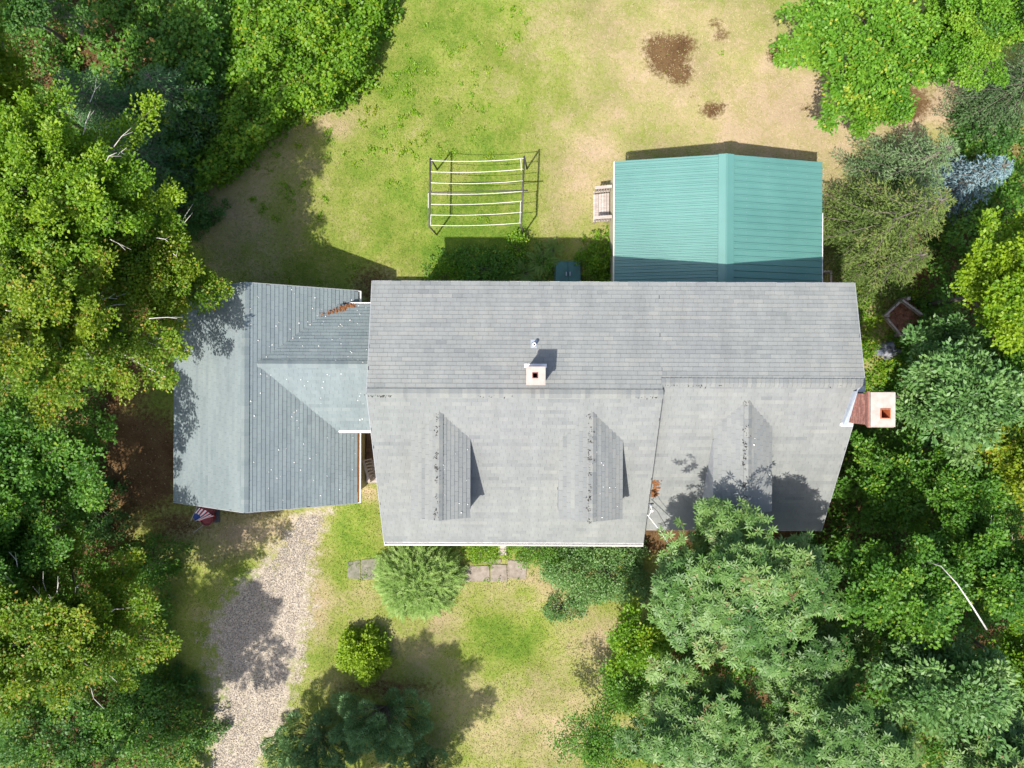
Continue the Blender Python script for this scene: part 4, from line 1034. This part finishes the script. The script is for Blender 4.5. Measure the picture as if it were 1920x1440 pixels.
conifer('spruce_tree', 'olive spruce bough tip above the compost bin', 1660, 500, 4.0, 75, 'spruce', None, 13, .42, .2, 1.0)
broad_tree('maple_tree', 'yellow-green maple at the right edge below the blue spruce', 1868, 548, 5.6, 112, 138, 2.6, 'lime', M_bark, 34, .11, 1.2, .60, seed=13, acc=.0)
conifer('pine_tree', 'shaded pine at the upper right edge', 1900, 170, 6.0, 85, 'bluegreen', 'dark trees in the upper right corner', 14, .3, .1)
broad_tree('dark_tree', 'dark tree filling the top right corner', 1905, 30, 5.5, 80, 80, 2.5, 'deep', M_bark, 22, .09, 1.0, .4, 'dark trees in the upper right corner', seed=14)
shrub('bush', 'dark bush under the trees left of the right edge pine', 1860, 235, 60, 60, 1.6, 'deep', .10, 14, .4, seed=20)
shrub('bush', 'green bush right of the blue spruce', 1885, 370, 55, 60, 2.6, 'green', .09, 14, .4, seed=21)
broad_tree('oak_tree', 'grey-green oak right of the brick chimney', 1750, 745, 5.0, 125, 125, 2.8, 'grey', M_bark, 38, .15, .8, .52, seed=15, wid=.5, acc=0)
broad_tree('oak_tree', 'smaller grey-green oak just below the compost bin', 1770, 655, 3.4, 80, 62, 1.5, 'grey', M_bark, 20, .15, .8, .40, seed=16, wid=.5, acc=0)
broad_tree('young_tree', 'yellow tinted tree at the right edge level with the brick chimney', 1900, 860, 6.0, 75, 90, 2.2, 'yellow', M_bark, 24, .10, 1.2, .62, seed=17, acc=.04)
broad_tree('young_tree', 'green tree at the right edge between the maple and the yellow tinted tree', 1880, 700, 4.6, 85, 75, 2.0, 'green', M_bark, 24, .10, 1.0, .45, seed=18)
broad_tree('young_tree', 'lush green tree below the brick chimney beside the roof edge', 1650, 900, 2.6, 90, 100, 1.5, 'green', M_bark, 30, .11, 1.2, .42, 'trees below the brick chimney', seed=19, acc=.03)
broad_tree('young_tree', 'green tree right of the lush tree below the brick chimney', 1775, 920, 4.0, 95, 85, 1.8, 'green', M_bark, 28, .10, 1.1, .45, 'trees below the brick chimney', seed=20)
broad_tree('maple_tree', 'mid green round tree in the right woods right of the whorled tree', 1650, 1080, 5.0, 125, 115, 2.6, 'green', M_bark, 36, .11, 1.1, .42, 'trees of the lower right woods', seed=21)
broad_tree('maple_tree', 'mid green tree with a long bare pale branch at the right edge', 1845, 1055, 5.0, 120, 110, 2.6, 'green', M_bark, 34, .10, 1.1, .40, 'trees of the lower right woods', seed=22, pale_sticks=5)
broad_tree('ash_tree', 'grey-green ash with upright leafy shoots in the middle of the lower right woods', 1725, 1245, 5.6, 125, 95, 3.0, 'grey', M_bark, 36, .15, .8, .48, 'trees of the lower right woods', seed=23, wid=.5, acc=0)
broad_tree('young_tree', 'olive yellow tree near the right edge of the lower woods', 1880, 1235, 4.2, 75, 75, 2.0, 'lime', M_bark, 24, .09, 1.1, .38, 'trees of the lower right woods', seed=24, acc=0)
WH = 'whorl-leaved trees in the lower right'
broad_tree('buckeye_tree', 'large tree with star shaped leaf whorls reaching over the right roof corner', 1378, 1090, 5.6, 172, 145, 2.4, 'star', M_bark, 66, .17, 1.9, .55, WH, whorl=True, seed=30, clump=.30)
broad_tree('buckeye_tree', 'whorl-leaved tree at the bottom centre right', 1300, 1345, 4.6, 130, 120, 2.4, 'star', M_bark, 44, .17, 1.8, .50, WH, whorl=True, seed=31, clump=.30)
broad_tree('buckeye_tree', 'whorl-leaved tree at the bottom edge right of the middle one', 1560, 1360, 5.2, 150, 115, 2.6, 'star', M_bark, 48, .17, 1.8, .48, WH, whorl=True, seed=32, clump=.30)
broad_tree('buckeye_tree', 'whorl-leaved tree in the bottom right corner', 1830, 1400, 5.4, 120, 90, 2.6, 'star', M_bark, 40, .17, 1.8, .48, WH, whorl=True, seed=33, clump=.30)
broad_tree('buckeye_tree', 'shaded whorl-leaved tree between the big one and the ash', 1500, 1225, 4.0, 110, 90, 2.0, 'star', M_bark, 36, .16, 1.8, .42, WH, whorl=True, seed=34, clump=.30)
broad_tree('sapling', 'yellow-green sapling at the edge of the front lawn', 1190, 1190, 2.6, 62, 62, 1.4, 'vine', M_bark, 18, .10, .7, .6, 'saplings at the edge of the front lawn', seed=35, acc=0)
broad_tree('sapling', 'thin open green sapling whose twigs reach over dry grass at the bottom', 1120, 1375, 2.4, 105, 90, 1.2, 'green', M_bark, 34, .075, .42, .45, 'saplings at the edge of the front lawn', seed=36, acc=0)
broad_tree('sapling', 'green sapling between the yellow-green sapling and the thin one', 1160, 1275, 2.4, 60, 50, 1.2, 'green', M_bark, 16, .08, .7, .5, 'saplings at the edge of the front lawn', seed=37, acc=0)
shrub('front_bush', 'large blue-green bush against the front of the house', 1128, 1070, 96, 74, 1.6, 'grey', .075, 40, .52, seed=30)
shrub('front_bush', 'small round yellow-green bush left of the front step', 905, 1030, 34, 26, .8, 'vine', .06, 26, .6, seed=31)
shrub('front_bush', 'leafy bush right of the front step under the eave', 1015, 1035, 60, 26, 1.0, 'green', .06, 26, .55, seed=32)
shrub('front_bush', 'low dark green bush at the lower tip of the large blue-green bush', 1060, 1142, 36, 26, .6, 'grey', .07, 20, .35, seed=33)
shrub('ball_bush', 'bright yellow-green ball bush standing alone on the front lawn', 680, 1230, 45, 45, 1.2, 'lime', .09, 80, .84, cat='bush', seed=34, acc=.08)
shrub('back_bush', 'dark leafy bush in the shade behind the house', 905, 497, 62, 32, .9, 'green', .08, 20, .45, seed=35)
shrub('back_bush', 'bush with yellow-green leaves at the shaded corner of the back wall', 840, 512, 35, 22, .7, 'vine', .08, 20, .45, seed=36)
shrub('back_bush', 'leafy bush between the cellar doors and the shed', 1120, 492, 32, 42, 1.0, 'vine', .09, 22, .45, seed=37)
shrub('weed_plant', 'tall bright weed rising at the edge of the house shadow', 970, 458, 16, 22, .7, 'vine', .08, 16, .6, cat='plant', seed=38)
# ferns
def fern(px, py, r, label, seed, n=16):
    rr = np.random.default_rng(seed); b = W(px, py, 0); t = thing('fern', tuple(b), label, 'fern', 'ferns behind the house'); fo = Foliage()
    for i in range(n):
        az = i * 2.4 + rr.normal() * .2; l = r * rr.uniform(.75, 1.15); o = np.array((math.cos(az), math.sin(az), 0)); s_ = np.cross(o, (0, 0, 1)); k = 26
        t_ = (np.arange(k) + .5) / k; P = b + o * l * t_[:, None] + np.array((0, 0, 1)) * (np.sin(t_ * 2.2) * l * .55)[:, None]
        for sg in (-1, 1):
            wl_ = .19 * l * np.sin(np.pi * np.clip(t_ * .9 + .1, 0, 1)) + .02
            fo.add(leaves(P, np.tile(o * .35 + s_ * sg, (k, 1)), np.tile((0, 0, 1.), (k, 1)) + rr.normal(size=(k, 3)) * .1, wl_, np.full(k, l / k * 1.1), .1), np.full(k, .45 + rr.normal() * .1))
    m = MB()
    for i in range(n): az = i * 2.4; m.tube([b, b + np.array((math.cos(az) * r * .3, math.sin(az) * r * .3, r * .3))], [.01, .006], 4)
    m.build('stems', M_bark, t, b); fo.build('fronds', ML['fern'], t, b)
fern(1015, 492, .62, 'large fern left of the cellar doors', 1); fern(985, 512, .5, 'fern close to the back wall left of the large one', 2); fern(1035, 470, .45, 'smaller fern at the lawn side of the fern bed', 3)

# feathery round bush
def feather_bush():
    rr = np.random.default_rng(77); h = 1.9; c = W(783, 1090, .8); R = 98 * (H - .8) / F; b = np.array((c[0], c[1], 0))
    t = thing('feathery_bush', tuple(b), 'big round feathery light green bush at the front corner of the house', 'bush'); fo = Foliage(); n = 2400
    g = unit(rr.normal(size=(n, 3))); g[:, 2] = np.abs(g[:, 2]) * .9; th_ = np.arctan2(g[:, 1], g[:, 0]); g = g * (1 + .07 * np.sin(2 * th_ + 1) + .05 * np.sin(5 * th_) + .04 * np.sin(9 * th_ + 2))[:, None]
    st = b + g * np.array((R * .72, R * .72, h * .85)) * (rr.random((n, 1)) ** .35)
    o = unit(g * (1, 1, .35) + rr.normal(size=(n, 3)) * .42); k = 12; ln = rr.uniform(.28, .5, n)[:, None]
    tone = .5 + rr.normal(size=n) * .14
    for j in range(k):
        s_ = j / k; P = st + o * ln * s_ + np.array((0, 0, 1)) * (ln * (.5 * s_ - .75 * s_ * s_))
        for sg in (-1, 1):
            sd2 = unit(np.cross(o, (0, 0, 1.))) * sg
            d = o * .85 + sd2 * .55 + rr.normal(size=(n, 3)) * .15
            fo.add(leaves(P, d, unit(rr.normal(size=(n, 3)) * .3 + (0, 0, 1)), rr.uniform(.06, .11, n), np.full(n, .02), .1), tone + (s_ - .5) * .3)
    m = MB()
    for i in range(30): m.tube(curve(b, st[i], (0, 0, .2), 4), [.03, .02, .012, .006], 4, .4, False)
    m.build('stems', M_bark, t, b, smooth=True); fo.build('foliage', ML['feather'], t, b)
feather_bush()

# cluster of upright plumes at the bottom edge
def plume_bush(px, py, rpx, rpy, h, label, seed, kind='pine', n=40, group=None):
    rr = np.random.default_rng(seed); c = W(px, py, h * .5); s0 = (H - h * .5) / F; rx, ry = rpx * s0, rpy * s0; b = np.array((c[0], c[1], 0))
    t = thing('dwarf_pine', tuple(b), label, 'bush', group); fo = Foliage(); m = MB()
    for i in range(n):
        f = math.sqrt((i + .5) / n); az = i * 2.4 + rr.normal() * .2; o = np.array((math.cos(az), math.sin(az), 0))
        tip = b + o * np.array((rx, ry, 0)) * f * rr.uniform(.85, 1.1) + (0, 0, h * (1 - .45 * f * f) * rr.uniform(.85, 1.1))
        ax = unit(o * (.35 + .55 * f) + (0, 0, .9)); L = rr.uniform(.75, 1.15); m.tube([b, tip - ax * L], [.04, .02], 4, .4, False)
        k = 620; s_ = rr.random(k) ** .8; rad = .36 * np.sqrt(np.clip(1 - s_, 0, 1)) * (.5 + s_)
        th = rr.random(k) * 6.28; a1 = unit(np.cross(ax, (.3, .9, .1))); a2 = np.cross(ax, a1); rd = a1 * np.cos(th)[:, None] + a2 * np.sin(th)[:, None]
        P = tip - ax * L * (1 - s_)[:, None] + rd * (rad * rr.uniform(.5, 1, k))[:, None]
        d = unit(ax * .9 + rd * .8 + rr.normal(size=(k, 3)) * .25); nr = unit(rd + rr.normal(size=(k, 3)) * .3 + (0, 0, .5))
        fo.add(leaves(P, d, nr, rr.uniform(.08, .15, k), np.full(k, .026), .1), .42 + .36 * s_ + rr.normal() * .10 + rr.normal(size=k) * .08); NL[0] += k
    m.build('stems', M_bark, t, b, smooth=True); fo.build('foliage', ML[kind], t, b)
plume_bush(712, 1355, 115, 78, 2.6, 'dark blue-green dwarf pine with upright plumes at the bottom centre', 1, n=40, group='dwarf pines at the bottom edge')
plume_bush(585, 1405, 95, 75, 2.2, 'left dwarf pine reaching over the gravel drive at the bottom edge', 2, n=32, group='dwarf pines at the bottom edge')
plume_bush(790, 1450, 60, 60, 2.0, 'small dwarf pine at the bottom edge right of the others', 3, n=18, group='dwarf pines at the bottom edge')

# vine thicket, ground cover, undergrowth (nobody could count these)
def inpoly(u, v, poly):
    p = np.array(poly, float); ins = np.zeros(len(u), bool); j = len(p) - 1
    for i in range(len(p)):
        c = ((p[i, 1] > v) != (p[j, 1] > v)) & (u < (p[j, 0] - p[i, 0]) * (v - p[i, 1]) / (p[j, 1] - p[i, 1] + 1e-9) + p[i, 0]); ins ^= c; j = i
    return ins
def carpet(name, label, cat, poly, hmin, hmax, per, n_leaf, leaf, kind, tone=.5, cl=.22, seed=0, holes=(), acc=.03, rise=60.):
    rr = np.random.default_rng(seed + 40); p = np.array(poly, float); (u0, v0), (u1, v1) = p.min(0), p.max(0)
    area = (u1 - u0) * (v1 - v0) * (H / F) ** 2; n = int(area * per)
    u, v_ = rr.uniform(u0, u1, n), rr.uniform(v0, v1, n); j = rr.normal(size=n) * 6
    k = inpoly(u + j, v_ - j, poly)
    for cx, cy, r in holes: k &= np.hypot(u - cx, v_ - cy) > r * (1 + .3 * np.sin(np.arctan2(v_ - cy, u - cx) * 5))
    u, v_ = u[k], v_[k]; n = len(u)
    # distance to the polygon rim in px
    dm = np.full(n, 1e9)
    for i in range(len(p)):
        a, b_ = p[i], p[(i + 1) % len(p)]; ab = b_ - a; t_ = np.clip(((u - a[0]) * ab[0] + (v_ - a[1]) * ab[1]) / (ab @ ab), 0, 1); dm = np.minimum(dm, np.hypot(u - a[0] - ab[0] * t_, v_ - a[1] - ab[1] * t_))
    wv = wob(u * 1.5 + 40 * seed, v_ * 1.5) * .25 + .5
    hh = (hmin + (hmax - hmin) * np.clip(wv, 0, 1)) * np.clip(dm / rise, .15, 1)
    d = (H - hh) / F; P = np.stack([(u - 960) * d, (720 - v_) * d, hh * rr.uniform(.75, 1.0, n)], 1)
    fo = Foliage(); out = unit(rr.normal(size=(n, 3)) * (1, 1, .3)); tt = tone + rr.normal(size=n) * .12 + (wv - .5) * .3
    clumps_to_leaves(fo, P, np.full(n, cl) * rr.uniform(.7, 1.3, n), out, n_leaf, leaf, tt, flat=.6, acc=acc, wid=.85, spray=.3)
    return tag(fo.build(name, ML[kind]), label, cat, kind='stuff')
carpet('vine_thicket', 'sunlit tangled vine thicket along the left side of the back lawn', 'thicket',
       [(430, -60), (752, -60), (742, 15), (712, 90), (690, 150), (655, 195), (600, 215), (545, 228), (500, 275), (455, 318), (400, 352), (352, 378), (335, 330), (390, 250), (420, 120)], .5, 2.2, 26, 26, .125, 'vine', .52, .24, 1, ((415, 185, 15),), rise=38)
carpet('vine_thicket', 'shaded green thicket between the cedars and the sunlit vines', 'thicket',
       [(60, -60), (450, -60), (440, 120), (410, 250), (350, 370), (280, 400), (180, 300), (120, 150)], .8, 2.0, 18, 26, .13, 'green', .5, .26, 2, ((110, 30, 42), (160, 110, 30), (415, 185, 22)))
carpet('ground_vines', 'bright low vines covering the ground right of the house', 'ground cover',
       [(1580, 450), (1640, 480), (1720, 530), (1760, 600), (1740, 660), (1680, 720), (1650, 740), (1600, 735), (1590, 640), (1570, 540), (1570, 480)], .08, .4, 30, 18, .085, 'vine', .62, .16, 3, ((1692, 596, 34), (1663, 657, 20), (1590, 620, 18)), rise=12)
carpet('undergrowth', 'dark undergrowth filling the woods right and below the house', 'undergrowth',
       [(1540, 860), (1640, 740), (1720, 560), (1800, 250), (1960, 250), (1990, 1500), (1240, 1500), (1170, 1290), (1230, 1130), (1330, 1050), (1500, 1010), (1560, 960)], .8, 2.6, 16, 22, .11, 'green', .42, .28, 4)
carpet('undergrowth', 'dark undergrowth under the trees of the left edge', 'undergrowth',
       [(-60, -60), (100, -60), (160, 220), (330, 380), (330, 470), (200, 560), (230, 640), (170, 840), (190, 1010), (300, 1080), (330, 1150), (300, 1240), (385, 1320), (395, 1500), (-60, 1500)], .6, 2.4, 16, 22, .10, 'green', .40, .28, 5, ((250, 870, 62),))
carpet('ground_vines', 'low leafy plants at the foot of the front bushes', 'ground cover', [(740, 1000), (1200, 1000), (1180, 1050), (1040, 1055), (960, 1048), (870, 1052), (860, 1010)], .1, .35, 34, 16, .06, 'vine', .55, .12, 6, ((942, 1028, 12),), rise=10)
carpet('ground_vines', 'low shaded plants growing in the bed behind the house', 'ground cover', [(800, 480), (870, 460), (960, 470), (1030, 458), (1042, 480), (1040, 540), (790, 540)], .08, .4, 30, 16, .07, 'green', .5, .14, 7, (), rise=12)
carpet('ground_vines', 'bright weeds between the ramp and the cellar doors', 'ground cover', [(1100, 432), (1152, 425), (1152, 540), (1090, 540), (1090, 490)], .08, .5, 30, 16, .08, 'vine', .55, .14, 8, (), rise=12)

carpet('slab_weeds', 'thin weeds growing over the edges and joints of the stone slabs', 'weeds', [(650, 1040), (715, 1040), (715, 1092), (650, 1092)], .03, .07, 9, 12, .05, 'vine', .5, .12, 9, (), rise=3)
carpet('slab_weeds', 'grass and weeds creeping over the pinkish stone walk', 'weeds', [(862, 1042), (1000, 1042), (1000, 1096), (862, 1096)], .04, .08, 13, 12, .05, 'vine', .55, .12, 10, ((890, 1076, 18), (936, 1070, 13), (972, 1068, 13)), rise=3)
# weeds dotted over the lawn
fo = Foliage(); cs = []
for (u, v_) in [(640, 130), (655, 120), (840, 95), (860, 90), (765, 135), (762, 160), (740, 155), (752, 220), (748, 235), (815, 190), (700, 210), (780, 212), (620, 250), (690, 280), (755, 280), (1362, 100), (900, 560), (845, 225), (668, 300), (850, 20), (770, 110), (775, 125),
               (512, 520), (540, 525), (600, 528), (660, 505), (610, 300), (535, 540), (740, 340), (905, 410), (915, 415), (945, 490)] + [(rng.uniform(590, 1000), rng.uniform(10, 300)) for _ in range(70)] + [(rng.uniform(420, 620), rng.uniform(260, 420)) for _ in range(20)]:
    k = rng.integers(2, 6)
    for _ in range(k): cs.append(W(u + rng.normal() * 5, v_ + rng.normal() * 5, .03))
cs = np.array(cs); n = len(cs)
clumps_to_leaves(fo, cs, rng.uniform(.04, .10, n), unit(rng.normal(size=(n, 3))), 9, .075, np.full(n, .82), flat=.5, spray=.2, wid=.8)
tag(fo.build('lawn_weeds', ML['vine']), 'small bright broad-leaved weeds dotted over the back lawn', 'weeds', kind='stuff')

# grass blades over the lawn
def mat_grass():
    m, t, b, o = new_mat('grass_blade'); a = attr(t, 'tint')
    c = ramp(t, a, [(0, (.38, .32, .20)), (.3, (.32, .29, .14)), (.5, (.23, .245, .065)), (.75, (.155, .215, .032)), (1, (.095, .17, .02))])
    t.links.new(c, b.inputs['Base Color']); b.inputs['Roughness'].default_value = .8; b.inputs['Specular IOR Level'].default_value = .15; return m
n = 260000; u, v_ = rng.uniform(330, 1600, n), rng.uniform(-40, 1470, n)
keep = ~(((u > 740) & (v_ > 575) & (v_ < 960)) | ((u < 500) & (v_ > 560) & (v_ < 950)) | ((u > 1200) & (v_ > 900)) | ((u > 690) & (u < 1150) & (v_ > 560) & (v_ < 900)) | ((u < 560) & (v_ < 200)))
u, v_ = u[keep], v_[keep]
inr = (v_ > 940) & (u > interp(DL, v_) + 5) & (u < interp(DR, v_) - 8); u, v_ = u[~inr], v_[~inr]
g, br = fields(u, v_); keep = rng.random(len(u)) > br * .9; u, v_, g = u[keep], v_[keep], g[keep]; n = len(u)
P = np.stack([(u - 960) * H / F, (720 - v_) * H / F, np.zeros(n)], 1); hgt = rng.uniform(.02, .065, n); a = rng.random(n) * 6.28
tx, ty = np.cos(a) * .014, np.sin(a) * .014; ln = rng.normal(size=(n, 2)) * .03
vv = np.stack([P + np.stack([tx, ty, 0 * tx], 1), P - np.stack([tx, ty, 0 * tx], 1), P + np.stack([ln[:, 0], ln[:, 1], hgt], 1)], 1).reshape(-1, 3)
q = np.arange(3 * n, dtype=np.int32).reshape(-1, 3)
tag(link('grass', mesh_np('grass', vv, q, np.clip(g + rng.normal(size=n) * .17 + wob(u * 3, v_ * 3) * .06, 0, 1)), None, mat_grass()), 'short patchy green and straw coloured lawn grass', 'grass', kind='stuff')

# dead leaves on the bare and mulched ground
n = 120000; u, v_ = rng.uniform(-20, 1940, n), rng.uniform(-20, 1460, n)
g, br = fields(u, v_); keep = (br > .45) & (rng.random(n) < br) & ~((u > 330) & (u < 1620) & (v_ > 540) & (v_ < 930)); u, v_ = u[keep][:26000], v_[keep][:26000]; n = len(u)
P = np.stack([(u - 960) * H / F, (720 - v_) * H / F, rng.uniform(.006, .03, n)], 1); d = rng.normal(size=(n, 3)); d[:, 2] *= .2
fo = Foliage(); l = rng.uniform(.03, .09, n); fo.add(leaves(P, d, unit(rng.normal(size=(n, 3)) * .35 + (0, 0, 1)), l, l * .6, .15), rng.random(n))
tag(fo.build('leaf_litter', mat_leaf('dead_leaves', (.045, .028, .015), (.12, .07, .036), (.26, .19, .11), (.12, .15, .04), trans=.05, rough=.8, spec=.1)), 'brown dead leaves lying on the bare ground under the trees', 'leaf litter', kind='stuff')
# old log in the dark gap, top left
a_, c_ = W(90, 8, 3.2), W(165, 66, 1.2); m = MB(); m.tube([a_ - (c_ - a_) * .3, a_, (a_ + c_) / 2 + (.03, .02, 0), c_, c_ + (c_ - a_) * .45], [.26, .24, .2, .17, .14], 12)
o = m.build('leaning_trunk', M_bark, None, (0, 0, 0), smooth=True); tag(o, 'thick grey leaning tree trunk in the dark gap at the top left', 'tree trunk')
# long bare branch at lower right
pts = [W(1735, 1052, 6.9), W(1765, 1062, 7.4), W(1795, 1095, 7.7), W(1822, 1135, 7.8), W(1850, 1180, 7.4)]
m = MB(); m.tube(pts, [.008, .013, .018, .022, .026], 6); o = m.build('bare_branch', M_pale, None, (0, 0, 0), smooth=True); tag(o, 'long bare pale branch arching across the lower right woods', 'branch')

# trees just outside the frame, whose shade falls into it
broad_tree('shade_tree', 'tall tree below the bottom edge whose shadow falls on the front lawn', 470, 1850, 8.0, 215, 165, 3.0, 'deep', M_bark, 60, .13, .8, .4, seed=50, clump=.24)
broad_tree('shade_tree', 'tall tree beyond the lower left corner whose shade falls on the gravel drive', -75, 1700, 8.5, 195, 175, 3.0, 'deep', M_bark, 40, .13, .75, .4, seed=51, clump=.22)
# woods go on outside the frame, away from the side the sun comes from
def copy_thing(src, loc, rz, sc, label):
    r = src.copy(); C.objects.link(r); r.location = loc; r.rotation_euler = (0, 0, rz); r.scale = (sc, sc, sc); r['label'] = label; r['group'] = 'woods beyond the frame'
    for ch in src.children:
        c_ = ch.copy(); C.objects.link(c_); c_.parent = r
bd = bpy.data.objects
src_ = [o for o in C.objects if o.get('category') == 'tree' and o.name.startswith(('maple_tree', 'oak_tree', 'young_tree'))]
src_ = [o for o in src_ if o.name in ('maple_tree.003', 'maple_tree.004', 'maple_tree.005', 'oak_tree')] or src_[:3]
for i, (x, y) in enumerate([(24, 12), (23, 4), (25, -4), (24, -12), (19, 20), (10, 21), (2, 23), (-6, 22), (-15, 21), (28, 18), (29, 8), (30, -1), (29, -10)]):
    copy_thing(src_[i % len(src_)], (x, y, 0), i * 1.3, 1.0 + .12 * (i % 3), 'tree of the surrounding woods outside the picture')
print('leaves', NL[0], 'objects', len(bpy.data.objects), 'polys', sum(len(o.data.polygons) for o in bpy.data.objects if o.type == 'MESH'))
